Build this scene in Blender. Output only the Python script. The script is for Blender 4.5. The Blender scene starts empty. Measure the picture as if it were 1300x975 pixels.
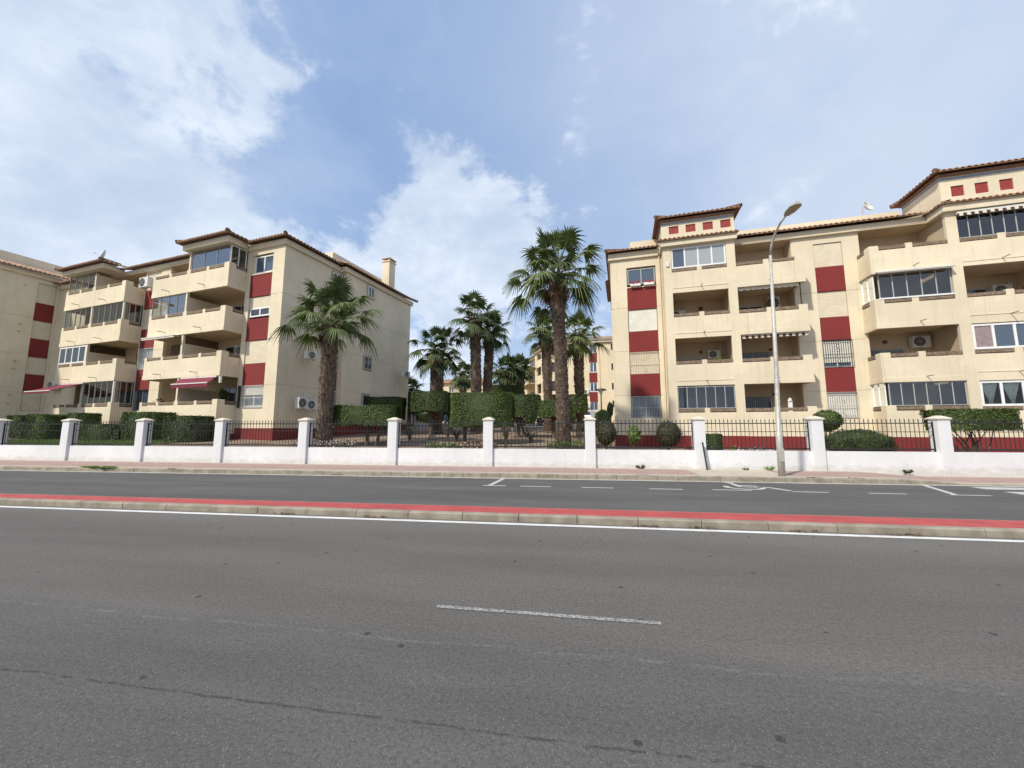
import bpy, math, random
from mathutils import Vector, Matrix
R = math.radians
random.seed(7)
scene = bpy.context.scene
col = scene.collection

# ------------------------------------------------------------------ mesh helpers
class MB:
    def __init__(s): s.v=[]; s.f=[]; s.m=[]
    def face(s,pts,mi=0):
        n=len(s.v); s.v+= [tuple(p) for p in pts]; s.f.append(tuple(range(n,n+len(pts)))); s.m.append(mi)
    def box(s,x0,x1,y0,y1,z0,z1,mi=0):
        if x1<x0: x0,x1=x1,x0
        if y1<y0: y0,y1=y1,y0
        if z1<z0: z0,z1=z1,z0
        n=len(s.v)
        s.v+=[(x0,y0,z0),(x1,y0,z0),(x1,y1,z0),(x0,y1,z0),(x0,y0,z1),(x1,y0,z1),(x1,y1,z1),(x0,y1,z1)]
        for q in ((0,3,2,1),(4,5,6,7),(0,1,5,4),(1,2,6,5),(2,3,7,6),(3,0,4,7)):
            s.f.append(tuple(n+i for i in q)); s.m.append(mi)
    def prism(s,poly,z0,z1,mi=0):            # poly: xy points counter-clockwise
        n=len(s.v); k=len(poly)
        s.v+=[(p[0],p[1],z0) for p in poly]+[(p[0],p[1],z1) for p in poly]
        s.f.append(tuple(n+i for i in reversed(range(k)))); s.m.append(mi)
        s.f.append(tuple(n+k+i for i in range(k))); s.m.append(mi)
        for i in range(k):
            j=(i+1)%k; s.f.append((n+i,n+j,n+k+j,n+k+i)); s.m.append(mi)
    def tube(s,pts,rad,n=8,mi=0,cap=True):
        pts=[Vector(p) for p in pts]
        if not hasattr(rad,'__len__'): rad=[rad]*len(pts)
        base=len(s.v); prev=None
        for i,p in enumerate(pts):
            t=(pts[min(i+1,len(pts)-1)]-pts[max(i-1,0)]).normalized()
            a=prev if prev is not None else (Vector((1,0,0)) if abs(t.x)<.8 else Vector((0,1,0)))
            a=(a-t*a.dot(t)).normalized(); prev=a; b=t.cross(a)
            for k in range(n):
                an=2*math.pi*k/n; s.v.append(tuple(p+(a*math.cos(an)+b*math.sin(an))*rad[i]))
        for i in range(len(pts)-1):
            for k in range(n):
                k2=(k+1)%n; s.f.append((base+i*n+k,base+i*n+k2,base+(i+1)*n+k2,base+(i+1)*n+k)); s.m.append(mi)
        if cap:
            s.f.append(tuple(base+k for k in reversed(range(n)))); s.m.append(mi)
            e=base+(len(pts)-1)*n; s.f.append(tuple(e+k for k in range(n))); s.m.append(mi)
    def wall(s,u0,u1,z0,z1,v0,v1,holes,mi=0):   # slab in the u-z plane with rectangular holes (u0,u1,z0,z1)
        us=sorted({u0,u1,*[h[0] for h in holes],*[h[1] for h in holes]}); zs=sorted({z0,z1,*[h[2] for h in holes],*[h[3] for h in holes]})
        us=[a for a in us if u0<=a<=u1]; zs=[a for a in zs if z0<=a<=z1]
        nu,nz=len(us)-1,len(zs)-1
        def solid(i,j):
            if i<0 or j<0 or i>=nu or j>=nz: return False
            cu=(us[i]+us[i+1])/2; cz=(zs[j]+zs[j+1])/2
            return not any(h[0]<cu<h[1] and h[2]<cz<h[3] for h in holes)
        for i in range(nu):
            for j in range(nz):
                if not solid(i,j): continue
                a,b,c,d=us[i],us[i+1],zs[j],zs[j+1]
                s.face([(a,v0,c),(b,v0,c),(b,v0,d),(a,v0,d)],mi); s.face([(b,v1,c),(a,v1,c),(a,v1,d),(b,v1,d)],mi)
                if not solid(i-1,j): s.face([(a,v1,c),(a,v0,c),(a,v0,d),(a,v1,d)],mi)
                if not solid(i+1,j): s.face([(b,v0,c),(b,v1,c),(b,v1,d),(b,v0,d)],mi)
                if not solid(i,j-1): s.face([(a,v0,c),(a,v1,c),(b,v1,c),(b,v0,c)],mi)
                if not solid(i,j+1): s.face([(a,v0,d),(b,v0,d),(b,v1,d),(a,v1,d)],mi)
    def build(s,name,mats,parent=None,smooth=False,bevel=0,merge=False,matrix=None):
        me=bpy.data.meshes.new(name); me.from_pydata(s.v,[],s.f)
        if not isinstance(mats,(list,tuple)): mats=[mats]
        for m in mats: me.materials.append(m)
        me.polygons.foreach_set('material_index',s.m)
        if smooth: me.polygons.foreach_set('use_smooth',[True]*len(me.polygons))
        me.update()
        if merge:
            import bmesh
            bm=bmesh.new(); bm.from_mesh(me); bmesh.ops.remove_doubles(bm,verts=bm.verts,dist=.0005); bm.to_mesh(me); bm.free()
        o=bpy.data.objects.new(name,me); col.objects.link(o)
        if parent is not None: o.parent=parent
        if matrix is not None: o.matrix_world=matrix
        if bevel:
            b=o.modifiers.new('bevel','BEVEL'); b.width=bevel; b.segments=2; b.limit_method='ANGLE'; b.angle_limit=R(40)
        return o
def tag(o,label=None,cat=None,group=None,kind=None):
    if label: o['label']=label
    if cat: o['category']=cat
    if group: o['group']=group
    if kind: o['kind']=kind
    return o
def empty(name,loc=(0,0,0),rz=0):
    o=bpy.data.objects.new(name,None); col.objects.link(o); o.location=loc; o.rotation_euler=(0,0,rz); o.empty_display_size=.3
    return o
def frame_matrix(org,deg): return Matrix.Translation(Vector((org[0],org[1],0)))@Matrix.Rotation(R(deg),4,'Z')

# ------------------------------------------------------------------ materials
def new_mat(name):
    m=bpy.data.materials.new(name); m.use_nodes=True; nt=m.node_tree; return m,nt,nt.nodes['Principled BSDF']
def N(nt,t,**kw):
    n=nt.nodes.new(t)
    for k,v in kw.items():
        if k.startswith('i_'): n.inputs[k[2:].replace('_',' ')].default_value=v
        else: setattr(n,k,v)
    return n
def mixc(nt,fac,a,b,mode='MIX'):
    n=nt.nodes.new('ShaderNodeMix'); n.data_type='RGBA'; n.blend_type=mode
    for sock,val in ((n.inputs[0],fac),(n.inputs[6],a),(n.inputs[7],b)):
        if hasattr(val,'is_output'): nt.links.new(val,sock)
        else: sock.default_value=val if not isinstance(val,tuple) else (*val,1)[:4]
    return n.outputs[2]
def rng(nt,val,a,b,c=0,d=1,smooth=True):
    n=N(nt,'ShaderNodeMapRange'); n.interpolation_type='SMOOTHSTEP' if smooth else 'LINEAR'
    nt.links.new(val,n.inputs[0])
    for i,x in enumerate((a,b,c,d)): n.inputs[i+1].default_value=x
    return n.outputs[0]
def noise(nt,vec,scale,detail=4,rough=.55,dist=0):
    n=N(nt,'ShaderNodeTexNoise'); n.inputs['Scale'].default_value=scale; n.inputs['Detail'].default_value=detail
    n.inputs['Roughness'].default_value=rough; n.inputs['Distortion'].default_value=dist
    if vec is not None: nt.links.new(vec,n.inputs['Vector'])
    return n.outputs['Fac']
def coords(nt): return N(nt,'ShaderNodeTexCoord').outputs['Object']
def mapping(nt,vec,scale=(1,1,1),loc=(0,0,0)):
    n=N(nt,'ShaderNodeMapping'); n.inputs['Scale'].default_value=scale; n.inputs['Location'].default_value=loc
    nt.links.new(vec,n.inputs['Vector']); return n.outputs[0]
def bump(nt,b,height,strength=.3,dist=.01):
    n=N(nt,'ShaderNodeBump'); n.inputs['Strength'].default_value=strength; n.inputs['Distance'].default_value=dist
    nt.links.new(height,n.inputs['Height']); nt.links.new(n.outputs[0],b.inputs['Normal'])
def mul(c,k): return tuple(x*k for x in c)
def simple(name,c,rough=.6,metal=0,var=.12,vs=6,bmp=0,bs=60,coat=0):
    m,nt,b=new_mat(name); t=coords(nt); f=noise(nt,t,vs,5)
    nt.links.new(mixc(nt,rng(nt,f,.3,.7),mul(c,1-var),mul(c,1+var)),b.inputs['Base Color'])
    b.inputs['Roughness'].default_value=rough; b.inputs['Metallic'].default_value=metal
    if bmp: bump(nt,b,noise(nt,t,bs,3),bmp,.004)
    return m
def stucco(name,c,stain=.25):
    m,nt,b=new_mat(name); t=coords(nt)
    big=noise(nt,t,.35,5,.6); mid=noise(nt,t,3.2,5,.65)
    drip=noise(nt,mapping(nt,t,(3.5,3.5,.16)),1.7,6,.7)
    c1=mixc(nt,rng(nt,big,.3,.7),mul(c,.87),mul(c,1.06))
    c2=mixc(nt,rng(nt,mid,.35,.75,0,.5),c1,mul(c,.88))
    c3=mixc(nt,rng(nt,drip,.52,.78,0,stain),c2,(c[0]*.62,c[1]*.56,c[2]*.47))
    nt.links.new(c3,b.inputs['Base Color']); b.inputs['Roughness'].default_value=.92
    bump(nt,b,noise(nt,t,45,4,.7),.35,.006)
    return m
M={}
M['cream']=stucco('cream_stucco',(.73,.64,.475),.55)
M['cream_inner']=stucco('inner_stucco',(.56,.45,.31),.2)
M['cream_far']=stucco('far_stucco',(.72,.61,.42),.15)
M['red']=stucco('red_stucco',(.205,.027,.026),.6)
M['white_wall']=stucco('white_wall_paint',(.73,.74,.755),.3)
def splash(m):                                      # splash dirt, mildew and scuffs along the foot of the wall
    nt=m.node_tree; b=nt.nodes['Principled BSDF']; src=b.inputs['Base Color'].links[0].from_socket; g=N(nt,'ShaderNodeNewGeometry').outputs['Position']; sp=N(nt,'ShaderNodeSeparateXYZ'); nt.links.new(g,sp.inputs[0])
    f=noise(nt,mapping(nt,g,(1.2,1.2,2.5)),2.6,6,.7); a=N(nt,'ShaderNodeMath'); a.operation='MULTIPLY_ADD'; nt.links.new(f,a.inputs[0]); a.inputs[1].default_value=-.75; nt.links.new(sp.outputs[2],a.inputs[2])
    c=mixc(nt,rng(nt,a.outputs[0],-.30,.05,.55,0),src,(.42,.38,.32)); h=noise(nt,mapping(nt,g,(.5,.5,1)),5,6,.75); c=mixc(nt,rng(nt,h,.60,.72,0,.35),c,(.45,.43,.40)); nt.links.new(c,b.inputs['Base Color'])
splash(M['white_wall'])
M['joint']=simple('wall_joint',(.40,.33,.21),.9)
M['cap']=simple('pillar_cap_stone',(.62,.57,.47),.85,bmp=.3)
M['blue_band']=simple('blue_tile_band',(.22,.26,.34),.5,var=.3,vs=14)
M['red_square']=simple('red_square_panel',(.27,.035,.03),.7)
M['alu']=simple('white_frame',(.78,.78,.77),.4,var=.04)
M['grey_alu']=simple('grey_frame',(.42,.43,.42),.4,var=.08)
M['dark_metal']=simple('black_iron',(.018,.016,.016),.45,var=.3)
M['brown_metal']=simple('brown_iron',(.10,.05,.035),.5,var=.3)
M['galv']=simple('galvanised_steel',(.46,.44,.40),.55,.25,.15,12); M['lamp_tan']=simple('lamp_diffuser',(.36,.29,.17),.5)
M['rail']=simple('beam_rail',(.20,.145,.10),.8,var=.35,vs=9,bmp=.5)
M['shutter_w']=None
M['maroon']=simple('maroon_canvas',(.17,.013,.038),.8,var=.1)
M['canvas']=simple('cream_canvas',(.66,.60,.48),.85)
M['plastic']=simple('white_plastic',(.66,.65,.61),.5,var=.05)
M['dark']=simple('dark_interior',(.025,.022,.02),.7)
M['tyre']=simple('tyre_rubber',(.02,.02,.02),.8)
M['curtain']=simple('curtain_cloth',(.78,.82,.76),.9,var=.2,vs=14)
M['curtain_pink']=simple('curtain_dark_cloth',(.28,.22,.22),.9,var=.2,vs=14)
M['wood']=simple('brown_wood',(.12,.065,.035),.7,var=.3)
M['concrete']=simple('kerb_concrete',(.27,.235,.185),.9,var=.22,vs=3.5,bmp=.5,bs=80)
M['terracotta']=simple('terracotta_pot',(.35,.13,.07),.8)
def shutter_mat(name,c):
    m,nt,b=new_mat(name); t=coords(nt)
    w=N(nt,'ShaderNodeTexWave'); w.bands_direction='Z'; w.inputs['Scale'].default_value=3.2; nt.links.new(t,w.inputs['Vector'])
    f=noise(nt,t,2,4)
    cc=mixc(nt,rng(nt,f,.3,.7),mul(c,.92),mul(c,1.04))
    nt.links.new(mixc(nt,rng(nt,w.outputs['Fac'],0,.18,.35,0),cc,mul(c,.55)),b.inputs['Base Color'])
    bump(nt,b,w.outputs['Fac'],.5,.01); b.inputs['Roughness'].default_value=.6; return m
M['shutter_w']=shutter_mat('white_roller_shutter',(.72,.70,.62)); M['shutter_c']=shutter_mat('cream_roller_shutter',(.68,.60,.45))
def tile_mat():
    m,nt,b=new_mat('roof_tile'); t=coords(nt); f=noise(nt,t,3.7,5,.7); g=noise(nt,t,18,3)
    c=mixc(nt,rng(nt,f,.35,.65),(.25,.13,.08),(.48,.32,.20)); c=mixc(nt,rng(nt,g,.5,.72,0,.7),c,(.09,.05,.035))
    nt.links.new(c,b.inputs['Base Color']); b.inputs['Roughness'].default_value=.9; bump(nt,b,g,.4,.01); return m
M['tile']=tile_mat(); M['soffit']=simple('tile_underside',(.25,.14,.09),.9,var=.25)
def glass_mat(name,tint,refl,rough=.02,alpha=None):
    m,nt,b=new_mat(name); nt.nodes.remove(b); out=nt.nodes['Material Output']
    tr=N(nt,'ShaderNodeBsdfTransparent'); tr.inputs[0].default_value=(*tint,1)
    gl=N(nt,'ShaderNodeBsdfGlossy'); gl.inputs['Roughness'].default_value=rough; gl.inputs[0].default_value=(.9,.95,1,1)
    fr=N(nt,'ShaderNodeFresnel'); fr.inputs[0].default_value=1.5
    r=rng(nt,fr.outputs[0],.03,.8,refl,.95,False)
    mx=N(nt,'ShaderNodeMixShader'); nt.links.new(r,mx.inputs[0]); nt.links.new(tr.outputs[0],mx.inputs[1]); nt.links.new(gl.outputs[0],mx.inputs[2])
    nt.links.new(mx.outputs[0],out.inputs[0]); return m
M['glass']=glass_mat('glass_curtain',(.66,.68,.66),.09); M['glass_sky']=glass_mat('reflecting_glass',(.45,.5,.52),.26)
def pane_mat(name,c,rough=.08):
    m,nt,b=new_mat(name); b.inputs['Base Color'].default_value=(*c,1); b.inputs['Roughness'].default_value=rough; b.inputs['Specular IOR Level'].default_value=.9; return m
M['pane']=pane_mat('dark_pane',(.03,.035,.045)); M['pane_blue']=pane_mat('blue_pane',(.07,.10,.14)); M['pane_curt']=pane_mat('curtained_pane',(.33,.36,.38),.25)
def stripe_mat():
    m,nt,b=new_mat('striped_canvas'); t=coords(nt); w=N(nt,'ShaderNodeTexWave'); w.bands_direction='X'; w.inputs['Scale'].default_value=1.05; nt.links.new(t,w.inputs[0])
    nt.links.new(mixc(nt,rng(nt,w.outputs['Fac'],.45,.55),(.07,.035,.025),(.66,.60,.50)),b.inputs['Base Color']); b.inputs['Roughness'].default_value=.9; return m
M['stripe']=stripe_mat()
def leaf_mat(name,a,b_,rough=.55,trans=.25):
    m,nt,b=new_mat(name); g=N(nt,'ShaderNodeNewGeometry'); t=coords(nt); f=noise(nt,t,1.6,3)
    c=mixc(nt,g.outputs['Random Per Island'],a,b_); c=mixc(nt,rng(nt,f,.35,.7,0,.45),c,mul(a,.6))
    nt.links.new(c,b.inputs['Base Color']); b.inputs['Roughness'].default_value=rough
    out=nt.nodes['Material Output']; tl=N(nt,'ShaderNodeBsdfTranslucent'); nt.links.new(c,tl.inputs[0])
    mx=N(nt,'ShaderNodeMixShader'); mx.inputs[0].default_value=trans; nt.links.new(b.outputs[0],mx.inputs[1]); nt.links.new(tl.outputs[0],mx.inputs[2]); nt.links.new(mx.outputs[0],out.inputs[0])
    return m
M['frond']=leaf_mat('palm_frond',(.075,.115,.028),(.20,.25,.075)); M['frond_dark']=leaf_mat('dark_palm_frond',(.04,.068,.02),(.11,.15,.045))
M['dead']=leaf_mat('dry_frond',(.16,.10,.055),(.28,.19,.10)); M['hedge']=leaf_mat('hedge_leaf',(.042,.078,.016),(.14,.195,.038))
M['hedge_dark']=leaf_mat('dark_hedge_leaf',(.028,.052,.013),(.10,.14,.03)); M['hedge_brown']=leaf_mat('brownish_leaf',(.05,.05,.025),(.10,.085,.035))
M['hedge_light']=leaf_mat('light_leaf',(.09,.16,.03),(.22,.30,.08)); M['petiole']=simple('palm_petiole',(.16,.17,.06),.6,var=.2)
M['flower']=leaf_mat('pale_petals',(.55,.42,.48),(.75,.68,.70),trans=.1); M['flower_red']=leaf_mat('red_petals',(.45,.02,.03),(.6,.08,.06),trans=.1)
def bark(name,a,b_,c_):
    m,nt,b=new_mat(name); g=N(nt,'ShaderNodeNewGeometry'); t=coords(nt); f=noise(nt,mapping(nt,t,(1,1,.4)),16,5,.7)
    c=mixc(nt,g.outputs['Random Per Island'],a,b_); c=mixc(nt,rng(nt,f,.4,.75,0,.7),c,c_)
    nt.links.new(c,b.inputs['Base Color']); b.inputs['Roughness'].default_value=.95; bump(nt,b,f,.6,.02); return m
M['palm_bark']=bark('palm_bark',(.12,.085,.06),(.25,.19,.145),(.06,.04,.03)); M['palm_core']=simple('palm_trunk_core',(.07,.045,.03),.95,var=.4,vs=14)
M['bark']=bark('tree_bark',(.10,.07,.05),(.13,.10,.075),(.05,.035,.028))

# ------------------------------------------------------------------ camera
cam=bpy.data.cameras.new('camera'); camo=bpy.data.objects.new('camera',cam); col.objects.link(camo)
cam.sensor_fit='HORIZONTAL'; cam.sensor_width=36; cam.lens=488/1300*36; cam.clip_start=.05; cam.clip_end=5000
cp,sp=math.cos(R(6.63)),math.sin(R(6.63)); rl=R(.04)
f0=Vector((0,cp,sp)); u0=Vector((0,-sp,cp)); x0=Vector((1,0,0))
xx=x0*math.cos(rl)+u0*math.sin(rl); uu=u0*math.cos(rl)-x0*math.sin(rl)
mt=Matrix((xx,uu,-f0)).transposed(); mt=Matrix.Rotation(R(9.31),3,'Z')@mt
camo.matrix_world=Matrix.Translation((0,0,1.6))@mt.to_4x4(); scene.camera=camo
CX=mt@Vector((1,0,0)); CU=mt@Vector((0,1,0)); CF=mt@Vector((0,0,-1))
def pxdir(px,py): return (CX*((px-650)/488)-CU*((py-487.5)/488)+CF).normalized()

# ------------------------------------------------------------------ world and sun
w=bpy.data.worlds.new('World'); scene.world=w; w.use_nodes=True; nt=w.node_tree; nt.nodes.clear()
SUN=Vector((-.80,-1.0,1.30)).normalized()
sky=N(nt,'ShaderNodeTexSky'); sky.sky_type='NISHITA'; sky.sun_disc=False; sky.sun_elevation=math.asin(SUN.z); sky.sun_rotation=math.atan2(SUN.x,SUN.y)
sky.air_density=1.0; sky.dust_density=.6; sky.ozone_density=1.6
tc=N(nt,'ShaderNodeTexCoord').outputs['Generated']
sep=N(nt,'ShaderNodeSeparateXYZ'); nt.links.new(tc,sep.inputs[0])
def M2(op,a,b=None,c=None):
    n=N(nt,'ShaderNodeMath'); n.operation=op
    for i,x in enumerate((a,b,c)):
        if x is None: continue
        if hasattr(x,'is_output'): nt.links.new(x,n.inputs[i])
        else: n.inputs[i].default_value=x
    return n.outputs[0]
zz=M2('ADD',M2('MAXIMUM',sep.outputs[2],0),.32)
cmb=N(nt,'ShaderNodeCombineXYZ'); nt.links.new(M2('DIVIDE',sep.outputs[0],zz),cmb.inputs[0]); nt.links.new(M2('DIVIDE',sep.outputs[1],zz),cmb.inputs[1])
pl=cmb.outputs[0]
wrp=N(nt,'ShaderNodeTexNoise'); wrp.inputs['Scale'].default_value=2.2; wrp.inputs['Detail'].default_value=4; nt.links.new(tc,wrp.inputs['Vector'])
wv=N(nt,'ShaderNodeVectorMath'); wv.operation='MULTIPLY_ADD'; nt.links.new(wrp.outputs['Color'],wv.inputs[0]); wv.inputs[1].default_value=(.14,.14,.14); nt.links.new(tc,wv.inputs[2]); pw=wv.outputs[0]
n1=noise(nt,mapping(nt,pw,(1,1,1.5),(3.1,.4,0)),3.4,10,.58); n2=noise(nt,mapping(nt,pw,(1,1,1.4),(7.3,2.2,0)),11,10,.62)
n3=noise(nt,mapping(nt,pw,(1,1,1.5),(2.2,9.1,0)),4.2,8,.6)
nb=noise(nt,mapping(nt,pl,(1,.6,1),(1.3,5.2,2)),.9,6,.5,.3)
cov=M2('ADD',M2('MULTIPLY',M2('SUBTRACT',n1,.5),3.5),M2('MULTIPLY',M2('SUBTRACT',n2,.5),1.9))
# banks of cloud (+) and clear gaps (-), each a direction in the sky with a width and weight
blobs=[(110,260,.06,.68),(330,110,.022,.65),(30,110,.05,.42),(280,310,.02,.35),(400,110,.012,.3),
       (560,250,.010,1.0),(500,290,.010,.45),(620,320,.02,.6),(420,285,.010,.35),(560,210,.006,.3),(700,240,.03,.15),(640,340,.012,.6),(600,400,.01,.5),(540,330,.008,.3),(740,390,.006,.3),
       (520,80,.045,-.65),(470,235,.008,-.5),(345,225,.006,-.95),(430,235,.004,-.6),(490,190,.008,-.8),(190,105,.006,-.8),(700,350,.004,-.4),(440,20,.02,-.3),(440,160,.006,-.3),(590,375,.001,-.2)]
tot=None
for px,py,wd,am in blobs:
    d=pxdir(px,py); vm=N(nt,'ShaderNodeVectorMath'); vm.operation='DOT_PRODUCT'; nt.links.new(tc,vm.inputs[0]); vm.inputs[1].default_value=tuple(d)
    g=M2('MULTIPLY',M2('EXPONENT',M2('DIVIDE',M2('SUBTRACT',vm.outputs['Value'],1),wd)),am)
    tot=g if tot is None else M2('ADD',tot,g)
cov=M2('ADD',cov,tot)
d=pxdir(1050,150); vm=N(nt,'ShaderNodeVectorMath'); vm.operation='DOT_PRODUCT'; nt.links.new(tc,vm.inputs[0]); vm.inputs[1].default_value=tuple(d)
veilr=M2('EXPONENT',M2('DIVIDE',M2('SUBTRACT',vm.outputs['Value'],1),.22))
cov=M2('SUBTRACT',cov,M2('MULTIPLY',veilr,.30))
thick=rng(nt,cov,-.12,.50)                    # puffy cloud
# thin veil over the right-hand sky
veil=M2('MULTIPLY',veilr,rng(nt,M2('ADD',nb,M2('MULTIPLY',M2('SUBTRACT',n1,.5),.7)),.25,.65,.62,1.0))
veil=M2('MAXIMUM',veil,rng(nt,M2('ADD',nb,M2('MULTIPLY',M2('SUBTRACT',n3,.5),.5)),.3,.8,.10,.6))
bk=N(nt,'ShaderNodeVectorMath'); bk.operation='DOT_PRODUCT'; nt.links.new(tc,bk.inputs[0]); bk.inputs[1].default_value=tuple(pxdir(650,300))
veil=M2('MAXIMUM',veil,rng(nt,bk.outputs['Value'],.25,-.35,0,.92))   # pale veil added over the unseen sky to brighten the shaded side wall
SK=.10
bg=N(nt,'ShaderNodeBackground'); bg.inputs[1].default_value=SK
soft=mixc(nt,.6,sky.outputs[0],(1.9,3.1,5.5))
hz=rng(nt,sep.outputs[2],.0,.38,.80,0); soft=mixc(nt,hz,soft,(4.1,4.9,5.9))
ccol=mixc(nt,rng(nt,n2,.3,.7),(4.5,5.1,6.1),(6.1,6.6,7.3)); ccol=mixc(nt,rng(nt,M2('ADD',n3,M2('MULTIPLY',n2,.4)),.55,.90,0,.75),ccol,(3.2,4.0,5.2))
vcol=mixc(nt,nb,(3.6,4.3,5.5),(4.5,5.1,6.1))
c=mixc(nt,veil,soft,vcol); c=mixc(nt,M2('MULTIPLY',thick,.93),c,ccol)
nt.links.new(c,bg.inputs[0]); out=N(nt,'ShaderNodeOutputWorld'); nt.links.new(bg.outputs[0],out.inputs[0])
sl=bpy.data.lights.new('sun','SUN'); sl.energy=2.9; sl.angle=R(2.5); sl.color=(1,.93,.80); so=bpy.data.objects.new('sun',sl); col.objects.link(so)
so.rotation_euler=SUN.to_track_quat('Z','Y').to_euler()
scene.view_settings.view_transform='Standard'; scene.view_settings.look='None'; scene.view_settings.exposure=.62; scene.view_settings.gamma=1

# ------------------------------------------------------------------ ground, roads, pavement
def wy(x): return 15.06+.032*x         # front line of the boundary wall
def kerb_y(x): return 12.72+.045*x if x>-30 else 12.72-.045*30+.02*(x+30)
def sidewalk_z(x):
    t=min(max((x-9.3)/2.2,0),1); t=t*t*(3-2*t); return .14-.118*t
def M3(nt,a,b):
    n=N(nt,'ShaderNodeMath'); n.operation='MULTIPLY'; nt.links.new(a,n.inputs[0]); nt.links.new(b,n.inputs[1]); return n.outputs[0]
def asphalt(name,base,warm,spec,near):
    m,nt,b=new_mat(name); g=N(nt,'ShaderNodeNewGeometry').outputs['Position']
    sp=N(nt,'ShaderNodeSeparateXYZ'); nt.links.new(g,sp.inputs[0]); Y=sp.outputs[1]
    big=noise(nt,mapping(nt,g,(.16,.9,1)),1.0,5,.6); mid=noise(nt,mapping(nt,g,(.7,1.4,1)),1.3,5,.6); fine=noise(nt,g,34,4,.8); fine2=noise(nt,g,95,3,.8)
    vo=N(nt,'ShaderNodeTexVoronoi'); vo.inputs['Scale'].default_value=48; nt.links.new(g,vo.inputs['Vector'])
    c=mixc(nt,rng(nt,big,.3,.7),mul(base,.78),mul(base,1.18)); c=mixc(nt,rng(nt,mid,.35,.7,0,.35),c,mul(base,.8))
    if near:
        wob=noise(nt,mapping(nt,g,(1,1,1)),1.2,4,.6); def_y=N(nt,'ShaderNodeMath'); def_y.operation='MULTIPLY_ADD'; nt.links.new(wob,def_y.inputs[0]); def_y.inputs[1].default_value=.22; nt.links.new(Y,def_y.inputs[2])
        yy=def_y.outputs[0]
        c=mixc(nt,rng(nt,yy,2.98,3.35),c,mixc(nt,rng(nt,big,.3,.7),mul(warm,.85),mul(warm,1.12)))
        c=mixc(nt,rng(nt,yy,5.6,6.5,0,.65),c,mul(warm,1.35))
        # tar seam
        wob2=noise(nt,g,2.2,6,.7); s=N(nt,'ShaderNodeMath'); s.operation='MULTIPLY_ADD'; nt.links.new(wob2,s.inputs[0]); s.inputs[1].default_value=.11; nt.links.new(Y,s.inputs[2])
        a=N(nt,'ShaderNodeMath'); a.operation='SUBTRACT'; nt.links.new(s.outputs[0],a.inputs[0]); a.inputs[1].default_value=2.245
        ab=N(nt,'ShaderNodeMath'); ab.operation='ABSOLUTE'; nt.links.new(a.outputs[0],ab.inputs[0])
        c=mixc(nt,M3(nt,rng(nt,ab.outputs[0],.002,.016,.85,0),rng(nt,noise(nt,g,9,4,.7),.38,.55)),c,mul(base,.35))
        a2=N(nt,'ShaderNodeMath'); a2.operation='SUBTRACT'; nt.links.new(yy,a2.inputs[0]); a2.inputs[1].default_value=3.09
        ab2=N(nt,'ShaderNodeMath'); ab2.operation='ABSOLUTE'; nt.links.new(a2.outputs[0],ab2.inputs[0])
        c=mixc(nt,M3(nt,rng(nt,ab2.outputs[0],.004,.03,.5,0),rng(nt,noise(nt,g,5,4,.7),.42,.6)),c,mul(base,1.7))
    sp2=N(nt,'ShaderNodeTexVoronoi'); sp2.inputs['Scale'].default_value=2.6; nt.links.new(g,sp2.inputs['Vector'])
    sp3=noise(nt,g,30,3,.7)
    ds=N(nt,'ShaderNodeMath'); ds.operation='MULTIPLY_ADD'; nt.links.new(sp3,ds.inputs[0]); ds.inputs[1].default_value=.05; nt.links.new(sp2.outputs['Distance'],ds.inputs[2])
    c=mixc(nt,rng(nt,ds.outputs[0],.085,.105,.9,0),c,mul(base,.3))
    c=mixc(nt,rng(nt,fine,.36,.56,.55,0),c,mul(base,.42)); 
    c=mixc(nt,rng(nt,vo.outputs['Distance'],.04,.26,spec,0),c,mul(base,3.0)); c=mixc(nt,rng(nt,fine2,.54,.70,0,spec),c,mul(base,2.8))
    nt.links.new(c,b.inputs['Base Color']); b.inputs['Roughness'].default_value=.88; b.inputs['Specular IOR Level'].default_value=.35
    bump(nt,b,fine,.9,.006); return m
M['road']=asphalt('near_asphalt',(.106,.101,.097),(.122,.113,.104),.5,True); M['road2']=asphalt('far_asphalt',(.108,.105,.102),(.09,.09,.09),.22,False)
def paint(name,c,wear=.45,w0=.52,w1=.68):
    m,nt,b=new_mat(name); g=N(nt,'ShaderNodeNewGeometry').outputs['Position']; f=noise(nt,g,38,4,.8); h=noise(nt,g,3,4,.6)
    c1=mixc(nt,rng(nt,h,.3,.7),mul(c,.85),mul(c,1.08)); sm=noise(nt,mapping(nt,g,(.35,4,1)),2.2,5,.7); c1=mixc(nt,rng(nt,sm,.5,.72,0,.45),c1,mul(c,.5)); nt.links.new(mixc(nt,rng(nt,f,w0,w1,0,wear),c1,(.12,.115,.11)),b.inputs['Base Color']); b.inputs['Roughness'].default_value=.8
    bump(nt,b,f,.4,.004); return m
M['line']=paint('road_paint',(.55,.55,.53),.8,.46,.64); M['line_worn']=paint('worn_road_paint',(.40,.40,.39),.95,.40,.58); M['line_faint']=paint('faint_road_paint',(.17,.17,.17),.7)
M['red_paint']=paint('red_median_paint',(.43,.068,.066),.55)
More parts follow.
